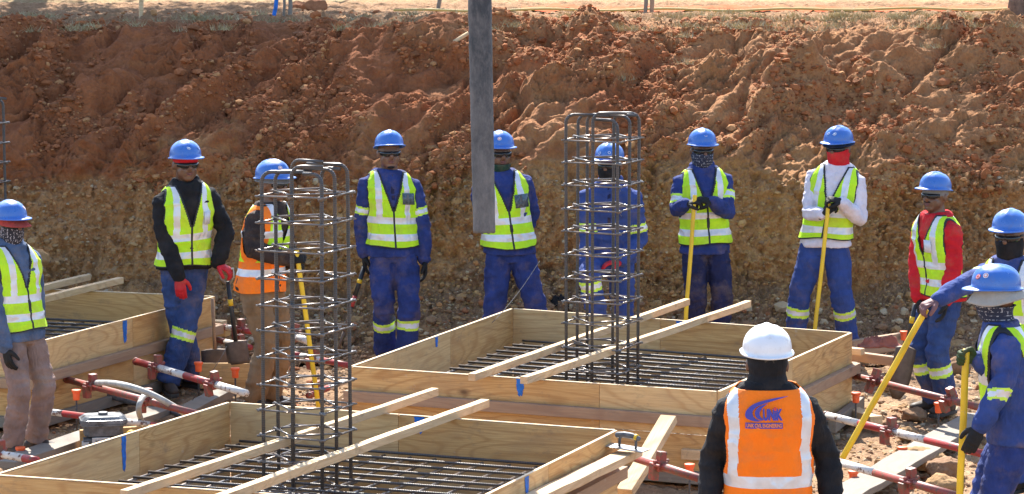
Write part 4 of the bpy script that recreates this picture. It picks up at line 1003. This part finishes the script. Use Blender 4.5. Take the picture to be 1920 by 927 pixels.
person('p3', 'person behind the nearer column cage in an orange and lime vest, gripping a yellow pole', (515, 301), 1.87, 487, rad(62),
       {-1: dict(w=(541, 486, -.24), e=(474, 470, -.26), d=(1, 0, .1), n=(0, .9, -.3), t=(0, -.2, 1), c=.75), 1: dict(w=(545, 494, .12), hint=(0, 1, -.6), d=(1, -.5, 0), n=(0, -.9, -.3), t=(0, 0, 1), c=.75)}, {-1: (476, -.1), 1: (505, .08)},
       dict(mat='dkbrown', hem=.92, loose=1.08), 'tan', 'glove_black', hd=(rad(-4), .06), vest_spec=dict(main='lime', second='orange', hem=.90, split=1.12, bands=(1.02, 1.29), trim=False), headgear=('greybrim',), seed=3, tape=None, stickers=((-.5, .5, 0),))
person('p4', 'person standing in the centre with black sunglasses, lime vest and dark gloves hanging down', (728, 247), 1.90, 737, rad(10),
       {-1: relaxed(683, 478, .02, hint=(-1, .35, 0)), 1: relaxed(796, 489, -.02, hint=(1, .35, 0))}, {-1: (722, .06), 1: (762, -.10)}, dict(mat='blue', hem=.88, placket=1), 'blue', 'glove_black',
       hd=(rad(2), .02), vest_spec=dict(LIME, hem=.96, badge=(.125, 1.33, .1, .085, 'idcard'), vs=.33), headgear=('goatee', '@black:0.01'), skin='skin2', seed=4, tilt=-.07, hz=-14, tape=(.31, .385), armtape=(.17, .235), stickers=())
person('p5', 'person half hidden behind the black concrete hose, dark neck scarf, hands behind the back', (932, 247), 1.90, 955, rad(14),
       {-1: relaxed(930, 455, .22, hint=(-1, .6, 0), n=(0, 1, 0), t=(0, 0, 1)), 1: relaxed(975, 455, .22, hint=(1, .6, 0), n=(0, 1, 0), t=(0, 0, 1))}, {-1: (918, .05), 1: (1016, -.05)}, dict(mat='blue', hem=.90), 'blue', 'glove_black',
       hd=(rad(4), .04), vest_spec=dict(LIME, hem=.95, badge=(.115, 1.30, .12, .1, 'idcard')), headgear=('@green_cloth:0.07',), seed=5, tilt=.08, tape=None, stickers=((-.35, .45, 0),))
person('p6', 'person behind the taller column cage with one knee raised, red gloves and bright blue overalls', (1143, 266), 1.86, 1145, rad(-6),
       {-1: dict(w=(1098, 532, -.34), e=(1102, 450, -.1), d=(0, -.2, -1), n=(1, 0, 0), t=(0, -1, 0), c=.5), 1: dict(w=(1165, 492, -.30), e=(1200, 448, -.06), d=(-1, -.3, 0), n=(0, 0, -1), t=(0, -1, .2), c=.3)}, {-1: (1122, -.34, 610), 1: (1165, .10)},
       dict(mat='blue2', hem=.90, placket=1, collar=1, loose=1.06), 'blue2', 'glove_red', hd=(rad(-14), .1), headgear=('@black:0.145',), seed=6, tape=(.40, .48), armtape=(.21, .28), stickers=((-.35, .3, 1), (.35, .35, 1)), lean_y=-.12)
grip = lambda px, py, dy, side_, top=False, **k: dict(w=(px, py, dy), c=.95, **k)
person('p7', 'person with printed black face scarf, both black gloves folded over a yellow pole', (1315, 243), 1.88, 1322, rad(10),
       {-1: dict(w=(1287, 382, -.30), e=(1270, 392, -.10), hint=(-1, -.2, -1), d=(1, -.3, .25), n=(.1, .3, -1), t=(.1, -.9, .3), c=.75), 1: dict(w=(1334, 378, -.30), e=(1364, 397, -.10), hint=(1, -.2, -1), d=(-1, -.35, .2), n=(-.1, .6, -.9), t=(0, -.6, .8), c=.75)}, {-1: (1302, .0), 1: (1345, -.02)},
       dict(mat='blue', hem=.86, collar=1, loose=1.04), 'navy', 'glove_black', hd=(0, .06), vest_spec=dict(LIME, hem=.94, bands=(1.01, 1.14)), headgear=('@printed:0.145',), seed=7, tilt=.06, tape=None, armtape=(.10, .175), stickers=((0, .55, 0),))
person('p8', 'person in a white hoodie and red face scarf resting both gloves on a yellow pole', (1580, 237), 1.90, 1548, rad(-18),
       {-1: dict(w=(1543, 402, -.28), e=(1517, 400, -.08), hint=(-1, -.2, -1), d=(.7, -.3, .6), n=(.5, .5, -.3), t=(0, -.5, .8), c=.85), 1: dict(w=(1577, 378, -.30), e=(1612, 412, -.12), hint=(1, -.2, -1), d=(-1, -.2, .25), n=(-.2, .4, -1), t=(-.2, -.8, .4), c=.8)}, {-1: (1488, .0), 1: (1590, -.02)},
       dict(mat='white_cloth', hem=.90, name='hoodie', hood=1, loose=.98), 'blue2', 'glove_black', hd=(rad(-16), .10), vest_spec=dict(LIME, hem=.965), headgear=('navyhat', '@red_cloth:0.145'), seed=8, tilt=-.09, tape=(.33, .41), stickers=((.25, .5, 0), (-.25, .5, 1)))
person('p9', 'person with a moustache, grey beanie and red sleeves, looking left beside the bank', (1750, 325), 1.79, 1766, rad(-58),
       {-1: relaxed(1722, 560, .0, hint=(-1, .4, 0), n=(1, 0, 0)), 1: relaxed(1774, 568, -.22, hint=(1, .4, 0), n=(-1, 0, 0))}, {-1: (1752, .05), 1: (1776, -.08)},
       dict(mat='red_cloth', hem=.90, name='hoodie', hood=1), 'royal', 'glove_black', hd=(rad(14), .0), vest_spec=dict(LIME, hem=.93, badge=(.07, 1.30, .07, .09, 'idwhite')), headgear=('beanie', 'moustache', '@grey_cloth:0.01'), skin='skin', seed=9, tape=(.33, .42), stickers=(), lean_y=0)
person('p10', 'person in black face mask at the right edge, arm stretched to a slanting yellow pole', (1888, 392), 1.86, 1916, rad(-28),
       {-1: dict(w=(1757, 562, -.45), e=(1822, 528, -.25), d=(-.9, -.3, -.35), n=(.1, .2, -1), t=(0, -1, .1), c=.7), 1: relaxed(2010, 620, 0, hint=(1, .3, 0))}, {-1: (1905, .0), 1: (1950, .1)},
       dict(mat='blue2', hem=.88, loose=1.05), 'blue2', {-1: 'glove_pink', 1: 'glove_black'}, hd=(rad(2), .08), vest_spec=dict(LIME, hem=.94), headgear=('@black:0.145',), seed=10, tape=(.31, .385), armtape=(.16, .225), stickers=(), lean_y=-.05)
person('p11', 'person in profile at bottom right with beige sun hat under the helmet', (1866, 498), 1.86, 1903, rad(-94),
       {1: relaxed(1838, 802, -.26, e=(1884, 712, -.24), n=(.2, 1, 0), t=(-1, 0, 0)), -1: dict(w=(1832, 672, -.10), hint=(1, .4, -1), d=(-.9, -.1, .1), n=(0, -1, -.2), t=(0, 0, 1), c=.9)}, {-1: (1880, .08), 1: (1900, -.1)},
       dict(mat='blue2', hem=.88, loose=1.05), 'blue', {-1: 'glove_green', 1: 'glove_black'}, hd=(rad(4), .10), vest_spec=dict(LIME, hem=1.02, bands=(1.05, 1.2), ahy=.108, ahz=1.18, ahh=.31), headgear=('beigehat', '@printed:0.115'), face='open', seed=11, tape=(.42, .5), armtape=(.235, .30), stickers=((.55, .45, 1), (.95, .55, 0)), lean_y=0)
person('p12', 'person seen from behind in white helmet, black hood and orange vest with a blue logo', (1438, 613), 1.90, 1442, rad(181),
       {1: relaxed(1330, 960, -.02, e=(1336, 862, .06)), -1: relaxed(1562, 955, -.02, e=(1552, 858, .06))}, {1: (1425, 0), -1: (1465, .05)},
       dict(mat='black', hem=.9, loose=.98), 'navy', 'glove_black', hd=(0, .06), vest_spec=dict(main='orange', hem=.82, bands=(1.11, None), verts=.145, trim=False, off=.03), headgear=('balaclava',), helm='helmet_white', seed=12, tape=None, stickers=(), ratchet=True, face='none', up=.095)

# ---- logo on the back of the orange vest
def logo():
    P = PEOPLE['p12']; root, T, M = P['root'], P['T'], P['M']
    MT['logo'] = plain('logo_blue', (.05, .05, .34), .6, var=.05); MT['logo_red'] = plain('logo_red', (.6, .05, .05), .6); MT['logo_txt'] = plain('logo_orange_text', (.85, .25, .08), .6)
    def back(u, v, o=.012):            # u to the right as seen from behind, v up
        x = -u; rx, ry, cy = sec(v); e = 2.4; t = max(0, 1-(abs(x)/(rx+.03))**e)**(1/e); return T(Vector((x, cy+(ry+.03)*t+o+.006, v)))
    def text(body, size, u0, v0, mat, off=.013, bold=0, sx=1.0, width=None):
        c = bpy.data.curves.new('t', 'FONT'); c.body = body; c.size = size; c.offset = bold; o = bpy.data.objects.new('t', c); COL.objects.link(o); dg = DG(); dg.update()
        me = bpy.data.meshes.new_from_object(o.evaluated_get(dg)); bpy.data.objects.remove(o)
        w0 = max(v.co.x for v in me.vertices); k = width/w0 if width else sx
        for v in me.vertices: v.co = back(u0+v.co.x*k, v0+v.co.y, off)
        me.materials.clear(); me.materials.append(MT[mat]); return link('lettering', me, M, root)
    def poly(outer, inner, mat, off=.012, name='logo_swoosh'):
        n = len(outer); b = MB(); b.add([back(u, v, off) for u, v in outer]+[back(u, v, off) for u, v in inner], [(i, i+1, n+i+1, n+i) for i in range(n-1)]); return b.build(name, MT[mat], root)
    vz = 1.43; sc = .175/190            # photo zoom pixels to metres
    q = lambda x, y: ((x-386)*sc, vz-(y-480)*sc)
    def crv(p, n=14):                    # quadratic chain through control points
        p = [Vector((*a, 0)) for a in p]; out = []
        for i in range(n+1):
            t = i/n*(len(p)-1); k = min(int(t), len(p)-2); f = t-k; a, b_, c, d = p[max(k-1, 0)], p[k], p[k+1], p[min(k+2, len(p)-1)]
            r = .5*((2*b_)+(c-a)*f+(2*a-5*b_+4*c-d)*f*f+(3*b_-a-3*c+d)*f**3); out.append((r.x, r.y))
        return out
    O = crv([q(478, 416), q(400, 425), q(310, 446), (q(264, 478)), q(262, 510), q(308, 524), q(345, 520)], 26); I = crv([q(478, 417), q(405, 434), q(330, 455), q(296, 480), q(300, 505), q(325, 518), q(345, 519)], 26); poly(O, I, 'logo')
    O = crv([q(372, 446), q(325, 462), q(306, 486), q(316, 510), q(345, 519)], 16); I = crv([q(372, 447), q(345, 465), q(330, 487), q(335, 505), q(350, 514)], 16); poly(O, I, 'logo')
    text('UNiK', .058, q(346, 516)[0], q(346, 516)[1], 'logo', width=100*sc, bold=.0035)
    b = MB(); c = q(409, 470); b.add([back(c[0]+.008*math.cos(t), c[1]+.008*math.sin(t), .014) for t in (2*math.pi*k/14 for k in range(14))], [tuple(range(14))]); b.build('logo_dot', MT['logo_red'], root)
    u0, v0 = q(258, 556); u1, v1 = q(446, 530); b = MB(); b.rings([[back(u0+(u1-u0)*k/10, v, .012) for k in range(11)] for v in (v0, v1)], cap=False, closed=False); b.build('logo_bar', MT['logo'], root)
    text('UNIK CIVIL ENGINEERING', .021, q(263, 550)[0], q(263, 550)[1], 'logo_txt', off=.0145, width=178*sc, bold=.0006)
logo()

# ------------------------------------------------------------------ hand tools and small things
PLG = 'yellow levelling poles held by workers'
def pole(label, top, bot, r=.016, dy=0):
    p, q = top, bot; b = MB(); d = (q-p); n = 6; L = d.length; M, L = frame_x(p, q, Vector((0, 1, 0)))
    b.tube([(-L/2+L*k/n, .0015*math.sin(k*2), 0) for k in range(n+1)], r, 12, ref=(0, 0, 1)); o = b.build('yellow_pole', MT['yellow'], None, M, bevel=.002); tag(o, label, 'pole', PLG)
def pY(k): return PEOPLE[k]['Y']
pole('yellow pole held upright by the person with the printed scarf, behind the middle box', aty(1303, 366, pY('p7')-.33), aty(1282, 650, pY('p7')-.50), .017)
pole('yellow pole under the gloves of the person in the white hoodie', aty(1554, 382, pY('p8')-.31), aty(1520, 690, pY('p8')-.50), .017)
pole('slanting yellow pole reaching from the outstretched glove down to the props', aty(1737, 580, pY('p10')-.47), at(1578, 862, .30), .020)
pole('nearest yellow pole upright by the person in the beige sun hat', aty(1812, 655, pY('p11')-.13), aty(1796, 1010, pY('p11')-.1), .020)
pole('yellow pole seen through the nearer cage, held by the orange and lime vest', aty(556, 468, pY('p3')-.24), aty(598, 770, pY('p3')-.2), .018)

def shovel(label, top, ang_px, blade_px, Y, d_handle=True, shaft='black_pl', r=.017, blade='square', band=True, bw=.24, bh=.30):
    p = aty(*top, Y); q = aty(*ang_px, Y); root = thing('shovel', label, 'shovel', Matrix.Translation(q)); b = MB(); b.tube([p, q], r, 10); b.build('shaft', MT[shaft], root, Matrix.Identity(4))
    d = (q-p).normalized(); s = Vector((1, 0, 0)); s = (s-d*s.dot(d)).normalized()
    if d_handle:
        b = MB(); t = p; b.tube([t+d*.03, t-s*.05-d*.03, t-s*.055-d*.09, t+s*.055-d*.09, t+s*.05-d*.03, t+d*.03], .011, 8); b.build('grip', MT['steel'], root, Matrix.Identity(4))
    if band:
        b = MB(); m = p.lerp(q, .3); b.tube([m, m+d*.05], r*1.12, 10); b.build('yellow_band', MT['yellow'], root, Matrix.Identity(4))
    b = MB(); nrm = s.cross(d); R = []
    prof = [(0, .25), (.03, .8), (.05, 1.), (.25, 1.), (.6, 1.), (.85, .98 if blade == 'square' else .8), (1., .95 if blade == 'square' else .35)]
    for t, w_ in prof:
        R.append([q+d*bh*t+s*bw/2*w_*u+nrm*(.022*(u*u)-.01) for u in (-1, -.6, -.2, .2, .6, 1)])
    b.rings(R, cap=False, closed=False); o = b.build('blade', MT['blade'], root, Matrix.Identity(4)); o.modifiers.new('s', 'SOLIDIFY').thickness = .004
Y2 = pY('p2')-.05
shovel('shovel with black shaft and yellow band held by the red gloves, square blade down', (427, 528), (442, 640), None, Y2, bw=.17, bh=.18)
shovel('second shovel, dark muddy blade standing behind the crossed legs', (398, 560), (403, 655), None, Y2+.25, d_handle=False, shaft='waler', band=False, blade='round', bw=.22, bh=.24, r=.014)
shovel('shovel standing behind the pole on the right with a long muddy blade', (1716, 570), (1700, 650), None, pY('p9')-.15, d_handle=False, band=True, bw=.155, bh=.40, blade='round')
def stick():
    p, q = aty(683, 500, pY('p4')+.0), aty(645, 622, pY('p4')-.1); root = thing('pry_bar', 'black and red handled bar held by the central person beside the cage', 'tool', Matrix.Translation(q)); I4 = Matrix.Identity(4)
    b = MB(); b.tube([p, p.lerp(q, .45)], .019, 10); b.build('grip', MT['black_pl'], root, I4)
    b = MB(); b.tube([p.lerp(q, .2), p.lerp(q, .26)], .021, 10); b.build('yellow_band', MT['yellow'], root, I4)
    b = MB(); b.tube([p.lerp(q, .45), p.lerp(q, .62)], .018, 10); b.build('sleeve', MT['red_paint'], root, I4)
    b = MB(); b.tube([p.lerp(q, .62), q], .013, 10); b.tube([q, q+Vector((-.05, 0, -.16))], .012, 8); b.build('shaft', MT['blade'], root, I4)
stick()

# concrete delivery hose hanging from a boom above the picture
def hose():
    Y = 20.6; p0 = aty(893, -420, Y); p1 = aty(908, 430, Y); root = thing('concrete_hose', 'thick black concrete pump hose hanging down in the centre, grey splashes at its mouth', 'hose', Matrix.Translation(p1)); I4 = Matrix.Identity(4)
    b = MB(); n = 40; pts = []; rr = []
    for k in range(n+1):
        t = k/n; z = p0.z+(p1.z-p0.z)*t; x = p0.x+(p1.x-p0.x)*t**1.2; pts.append((x, Y+.02*math.sin(t*3), z)); rr.append(.078-.008*t+.0012*math.sin(k*1.9))
    inner = [(x, y, z+.0) for x, y, z in pts[::-1]]; b.tube(pts, rr, 32, cap=False); m = len(b.v)
    b.tube(pts[-6:][::-1], [r-.014 for r in rr[-6:]][::-1], 32, cap=False)
    o = b.build('hose_body', MT['hose'], root, I4)
    g = MB(); a = pts[-1]; rg_ = random.Random(3)
    R = [[Vector(a)+Vector((math.cos(t)*r, math.sin(t)*r, -dz-(.012*abs(math.sin(t*5+1)) if dz else 0))) for t in (2*math.pi*k/32 for k in range(32))] for r, dz in ((.0695, -.02), (.0705, .0), (.0700, .012), (.056, .012), (.055, 0))]
    g.rings(R, cap=False); g.build('hose_mouth', MT['hose'], root, I4)
hose()

# trowel on the timber
def trowel():
    p = at(1175, 840, .555); M = Matrix.Translation(p) @ Matrix.Rotation(rad(-28), 4, 'Z') @ Matrix.Rotation(rad(4), 4, 'Y'); root = thing('hand_float', 'steel hand float with a grey handle lying on the timber corner', 'trowel', M)
    b = MB(); b.box((0, 0, 0), (.26, .12, .006)); b.build('plate', MT['steel'], root, smooth=False, bevel=.001)
    b = MB(); b.tube([(-.05, 0, .0), (-.05, 0, .05), (-.035, 0, .07)], .009, 8); b.tube([(.06, 0, .0), (.06, 0, .05), (.045, 0, .07)], .009, 8); b.build('bracket', MT['engine_dark'], root)
    b = MB(); b.tube([(-.07, 0, .07), (-.02, 0, .078), (.03, 0, .078), (.075, 0, .068)], [(.014, .018), (.017, .019), (.017, .019), (.014, .016)], 12, round_ends=True); b.build('handle', MT['engine_dark'], root)
    b = MB(); b.tube([(.05, 0, .076), (.066, 0, .072)], .0195, 12); b.build('yellow_collar', MT['yellow'], root)
trowel()

# poker vibrator motor with hose
def motor():
    p = at(194, 838, .06); M = Matrix.Translation(p) @ Matrix.Rotation(rad(12), 4, 'Z') @ Matrix.Diagonal((.95, 1, .74, 1)); root = thing('vibrator_motor', 'small dusty petrol engine with grey top cover standing behind the box board', 'engine', M)
    b = MB(); oct_ = lambda w_, d, c: [(-w_+c, -d), (w_-c, -d), (w_, -d+c), (w_, d-c), (w_-c, d), (-w_+c, d), (-w_, d-c), (-w_, -d+c)]
    def slab(b, w_, d, c, z0, z1, k=1.): 
        o = oct_(w_, d, c); b.rings([[Vector((x, y, z0)) for x, y in o], [Vector((x*k, y*k, z1)) for x, y in o]])
    slab(b, .165, .12, .04, .215, .235); slab(b, .17, .125, .04, .235, .275); slab(b, .165, .12, .04, .275, .305, .82); b.build('tank_cover', MT['engine_cover'], root, smooth=False, bevel=.006)
    b = MB(); b.tube([(.0, 0, .30), (.0, 0, .33)], .035, 14); b.build('filler_cap', MT['engine_dark'], root, bevel=.003)
    b = MB(); slab(b, .115, .09, .02, .0, .09); slab(b, .14, .095, .03, .12, .215); 
    for k in range(5): b.box((.03, 0, .09+.008*k), (.18, .16, .004))
    b.tube([(-.15, -.06, .08), (-.06, -.06, .08)], .032, 12); b.build('engine_block', MT['engine_dark'], root, smooth=False, bevel=.003)
    b = MB(); b.box((-.025, -.101, .075), (.13, .012, .075)); pl = b.build('plate', MT['engine_white'], root, smooth=False, bevel=.002)
    c = bpy.data.curves.new('t', 'FONT'); c.body = 'KO'; c.size = .06; o = bpy.data.objects.new('t', c); COL.objects.link(o); dg = DG(); dg.update(); me = bpy.data.meshes.new_from_object(o.evaluated_get(dg)); bpy.data.objects.remove(o)
    for v in me.vertices: v.co = Vector((v.co.x-.07, -.109, v.co.y+.055))
    me.materials.clear(); me.materials.append(MT['engine_dark']); link('lettering', me, M, pl)
    b = MB(); b.box((-.135, -.06, .035), (.05, .07, .07)); b.build('air_filter', MT['engine_white'], root, smooth=False, bevel=.005)
    b = MB(); b.tube([(.14, -.06, .02), (.15, -.07, .13), (.19, -.07, .155), (.27, -.05, .15), (.31, -.04, .12), (.32, -.04, .02)], .012, 8); b.build('carry_frame', MT['yellow'], root)
motor()
def pipe(label, P, r, mat='pipe', name='rubber_hose', n=60):
    P = [Vector(p) for p in P]; out = []
    for i in range(n+1):
        t = i/n*(len(P)-1); k = min(int(t), len(P)-2); f = t-k; a, b_, c, d = P[max(k-1, 0)], P[k], P[k+1], P[min(k+2, len(P)-1)]
        out.append(.5*((2*b_)+(c-a)*f+(2*a-5*b_+4*c-d)*f*f+(3*b_-a-3*c+d)*f**3))
    b = MB(); b.tube(out, r, 10); return tag(b.build(name, MT[mat]), label, 'hose')
pipe('grey vibrator hose arching over the rusty props on the left', [at(150, 722, .18), at(190, 718, .36), at(230, 722, .44), at(280, 738, .40), at(325, 762, .3), at(362, 786, .12), at(375, 800, .05)], .022)
pipe('dark hose lying under the props at the left', [at(185, 735, .1), at(235, 752, .06), at(285, 760, .05), at(330, 775, .05), at(372, 792, .05)], .022, 'engine_dark')
pipe('pale hose loop rising behind the petrol engine', [at(283, 808, .08), at(266, 790, .16), at(260, 765, .3), at(268, 745, .36), at(274, 742, .34), at(276, 752, .25)], .02, 'pipe')
wire = lambda label, P: pipe(label, P, .0022, 'engine_dark', 'tie_wire')
wire('thin wire in front of the person behind the hose', [aty(1012, 490, 25.4), aty(975, 545, 25.2), aty(936, 592, 25.0), aty(915, 612, 24.9)])
wire('thin wire rising beside the crossed legs', [at(358, 755, .05), at(385, 715, .3), at(412, 675, .5), at(425, 650, .6)])

def on_bank(px, py):
    r = ray(px, py); best = None
    for Yq in np.arange(27.2, 36, .02):
        t = Yq/r.y; z = CAMH+r.z*t
        u = None
        zz = float(np.interp(Yq, prof_y, prof_z))
        if z <= zz+.05: return Vector((r.x*t, Yq, z))
    return aty(px, py, 31)
# sandals, cloth and a shoe lying about
def cloth(label, px, py, z, w_, d, mat, h=.04, seed=0, name='cloth'):
    p = at(px, py, z) if z < .4 else on_bank(px, py); X, Y_ = np.meshgrid(np.linspace(-1, 1, 40), np.linspace(-1, 1, 24)); r = np.sqrt(X**2+Y_**2); Z = h*(.5+fbm(X*1.8, Y_*1.8, o=3, seed=seed))*sstep(1.05, .5, r)
    o = link(name, grid_mesh(name, X*w_/2*(1+.1*fbm(X*2, Y_*2, seed=seed+2)), Y_*d/2, Z, [MT[mat]]), Matrix.Translation(p)); o.modifiers.new('s', 'SOLIDIFY').thickness = .012; return tag(o, label, 'cloth')
MT['pinkcloth'] = fabric('dusty_pink_cloth', (.3, .1, .07), var=.3)
cloth('dusty red sack lying on the board behind the middle box corner', 1650, 648, .24, .34, .16, 'pinkcloth', .09, 4)
cloth('dark cloth bundle left on the ground behind the middle box', 1045, 572, .45, .2, .12, 'black', .08, 9)
# boulders
def boulder(label, px, py, z, r, k, mat=None, Y=None, flat=.75, name='boulder', P=None):
    p = at(px, py, z) if Y is None else aty(px, py, Y); p = P or p; V, F = ico(4)
    d = 1+.28*fbm(V[:, 0]*1.1+k, V[:, 1]*1.1, V[:, 2]*1.1, o=4, seed=k); rg = np.random.default_rng(k); W = V*d[:, None]
    for q in range(7):
        nn = rg.normal(size=3); nn /= np.linalg.norm(nn); h = rg.uniform(.6, .9); t = W@nn; W = W-np.outer(np.maximum(0, t-h)*.9, nn)
    W += V*(.07*billow(V[:, 0]*4, V[:, 1]*4, V[:, 2]*4, o=4, seed=k+2))[:, None]; W = W*np.array([1.15, .9, flat])*r
    return tag(link(name, mesh_np(name, W, F, [mat or ROCK[k % 4]]), Matrix.Translation(p)), label, 'rock')
for i, (lb, px, py, r) in enumerate((('pale rock right of the long plank near the bottom edge', 1728, 862, .17), ('ochre rock between the plank and the upright yellow pole', 1765, 880, .15), ('smaller rock behind the middle prop below the upright pole', 1700, 815, .09), ('pale rock behind the upright yellow pole', 1790, 690, .14), ('ochre rock beside the boots at right under the arm', 1790, 655, .12), ('rock at the bottom edge below the other pale rocks', 1770, 915, .14), ('rock by the feet of the person in red sleeves', 1715, 780, .1), ('small rock in front of the orange capped pin at right', 1640, 800, .06), ('flat rock between the two front props at right', 1660, 880, .07), ('brown rock beside the muddy shovel blade', 1662, 725, .07))):
    boulder(lb, px, py, .01, r*.82, i+3, ROCK[(1, 3, 1, 3, 1, 1, 3, 3, 1, 3)[i]])
boulder('grey boulder behind the bandana worker at the foot of the bank', 62, 487, 0, .13, 21, ROCK[1], Y=27.3)
boulder('red boulder on top of the bank behind the left stakes', 590, 16, 0, .13, 23, ROCK[0], Y=34.6)
boulder('dark red boulder touching the other one on top of the bank', 563, 14, 0, .1, 24, ROCK[0], Y=34.7)
boulder('red clod at the bank edge left of the hose', 835, 36, 0, .14, 25, ROCK[0], Y=32.0, flat=.45)
boulder('red clod on the bank crest near the left corner', 458, 30, 0, .06, 26, ROCK[0], Y=33)
# flat red slabs stuck in the bank
# stakes and netting on top of the bank
SG = 'wooden stakes along the top of the bank'
def stake(label, px0, py0, px1, py1, Y, r, mat='old', cat='stake', name='wooden_stake'):
    a, b_ = aty(px0, py0, Y), aty(px1, py1, Y-.1); b = MB(); d = a-b_; pts = [b_-Vector((0, 0, .15))]+[b_+d*t+Vector((.012*math.sin(t*9), 0, 0)) for t in (0, .3, .6, 1.)]
    b.tube(pts, r, 8); o = b.build(name, MT[mat]); tag(o, label, cat, SG)
stake('thin pale stake standing on the bank crest at the left', 264, -120, 264, 50, 32.5, .022, 'pine')
stake('blue topped stake leaning on the bank left of the boulders', 530, -60, 510, 46, 32.5, .02, 'blue_mark')
stake('dark thin stake between the blue one and the pale one', 536, -60, 531, 40, 32.6, .014)
stake('pale stake nearest the red boulders on the bank', 546, -60, 543, 40, 32.6, .02)
stake('slanting stake left of the hanging hose on the crest', 832, -60, 822, 14, 34.5, .022)
stake('grey stake on the crest above the middle of the picture, left of the pair', 1214, -60, 1209, 34, 33.2, .02)
stake('reddish stake on the crest, right of the pair', 1224, -60, 1221, 34, 33.2, .022, 'waler')
p = on_bank(850, 82); b = MB(); a, c = p+Vector((-.12, -.1, -.06)), p+Vector((.14, -.06, .10)); b.tube([a, (a+c)/2, c], [.016, .02, .017], 8); tag(b.build('broken_stick', MT['pine']), 'broken pale stick poking out of the bank beside the hose', 'stick')
def netting():
    m = N('orange_netting'); v = m.coord((1, 1, 1)); br = m.n('TexBrick', {'Vector': v, 'Scale': 9.0, 'Color1': (.36, .09, .05, 1), 'Color2': (.4, .11, .06, 1), 'Mortar': (.5, .13, .07, 1), 'Mortar Size': .12}).outputs['Color']
    m.set('Base Color', m.mix(m.ramp(m.noise(v, 3, 4), [(.4, 0.), (.6, .35)]), br, (.45, .26, .15))); m.set('Roughness', 1.0); m.set('Specular IOR Level', 0.0)
    X, Y_ = np.meshgrid(np.linspace(.1, 9., 260), np.linspace(0, 1, 14)); w_ = 1.2-.055*X
    YY = 33.7+.05*X+Y_*w_+.12*fbm(X*.8, Y_*0+.5, seed=8); uu = np.interp(YY, prof_y[-4:], pl_[-4:]); bx_, by_, bz_ = bank_pts(X, uu); Z = bz_+.012+.02*np.abs(fbm(X*2, Y_*4, o=2, seed=3))
    o = link('safety_netting', grid_mesh('safety_netting', X, YY, Z, [m.mat])); tag(o, 'orange plastic safety netting lying slack along the top of the bank', 'netting')
    b = MB(); pts = [(x, 33.5+.05*x+.05*math.sin(x*2), 2.56+.01*math.sin(x*5)) for x in np.linspace(-1.2, 9, 60)]; b.tube(pts, .014, 6); tag(b.build('barrier_tape', plain('yellow_rope', (.5, .38, .12), .6)), 'yellow rope running along the near edge of the orange netting', 'rope')
netting()
def trunk(label, px, py, Y, r, h):
    p = aty(px, py, Y); p.z = 2.45; root = thing('tree', label, 'tree', Matrix.Translation(p)); rg = random.Random(px); b = MB()
    pts = [Vector((0, 0, -.1)), Vector((.0, 0, .3)), Vector((.05, 0, h*.4)), Vector((-.05, .1, h*.7)), Vector((0, .1, h))]; b.tube(pts, [r*1.5, r*1.05, r*.9, r*.7, r*.35], 14)
    tips = []
    for k in range(9):
        a = 2*math.pi*k/9+rg.uniform(-.3, .3); s0 = pts[2].lerp(pts[4], rg.uniform(0, .8)); e = s0+Vector((math.cos(a)*h*.26, math.sin(a)*h*.26, h*rg.uniform(.12, .3))); b.tube([s0, s0.lerp(e, .5)+Vector((0, 0, .1)), e], [r*.4, r*.28, r*.1], 7); tips.append(e)
    b.build('trunk', MT['bark'], root)
    n = 4200 if py > 0 else 16000; rgn = np.random.default_rng(px); c = np.array([list(t) for t in tips+[pts[4]]*2])[rgn.integers(0, len(tips)+2, n)]; q = rgn.normal(size=(n, 3))*h*.095+c; V = np.zeros((n, 4, 3))
    for i in range(n):
        A_ = np.linalg.qr(rgn.normal(size=(3, 3)))[0]; s = rgn.uniform(.05, .1)*(1 if py > 0 else 1.7)
        V[i] = q[i]+np.array([[-1, 0, 0], [0, -.45, 0], [1, 0, 0], [0, .45, 0]])@A_.T*s
    F = np.arange(n*4).reshape(n, 4); link('crown', mesh_np('crown', V.reshape(-1, 3), F, [MT['leaf']], smooth=False), WM[root], root)
MT['bark'] = plain('bark', (.16, .11, .085), .95, var=.4, sc=20, bump=.8); MT['leaf'] = plain('leaf', (.06, .09, .025), .7, var=.4, sc=2)
trunk('tree trunk standing on the bank at the top right corner', 1916, 40, 32.6, .12, 7.0)
trunk('unseen tree added beyond the top left to shade the bank crest', 60, -16, 39.2, .2, 10.0)  # added out-of-frame tree, its dense crown casts the crest shade
# dry tufts
def tufts():
    rg = np.random.default_rng(5); V = []; F = []
    spots = [(85, 42), (150, 44), (300, 46), (385, 40), (1170, 150), (1290, 120), (1280, 70), (1750, 90), (1500, 40), (30, 50), (370, 45), (760, 40)]
    spots += [(float(rg.uniform(-40, 1960)), float(rg.uniform(26, 60))) for _ in range(110)]+[(float(rg.uniform(1240, 1900)), float(rg.uniform(30, 52))) for _ in range(60)]
    for px, py in spots:
        p = on_bank(px, py) if py > 48 else aty(px, py, 31.3); p.z = max(p.z, float(np.interp(p.y, prof_y, prof_z)))
        for k in range(45):
            a = rg.uniform(0, 6.28); l = rg.uniform(.02, .08); r = rg.uniform(0, .13); b_ = np.array([p.x+r*math.cos(a), p.y+r*math.sin(a)-.03, p.z]); t = b_+np.array([rg.normal()*.05, rg.normal()*.05-.02, l]); w_ = np.array([.003, 0, 0]); i = len(V)
            V += [b_-w_, b_+w_, t]; F.append((i, i+1, i+2))
    tag(link('dry_grass', mesh_np('dry_grass', np.array(V), np.array(F), [plain('dry_grass', (.36, .31, .18), .9, var=.35)], smooth=False)), 'small dry grass tufts along the bank crest', 'grass', kind='stuff')
tufts()
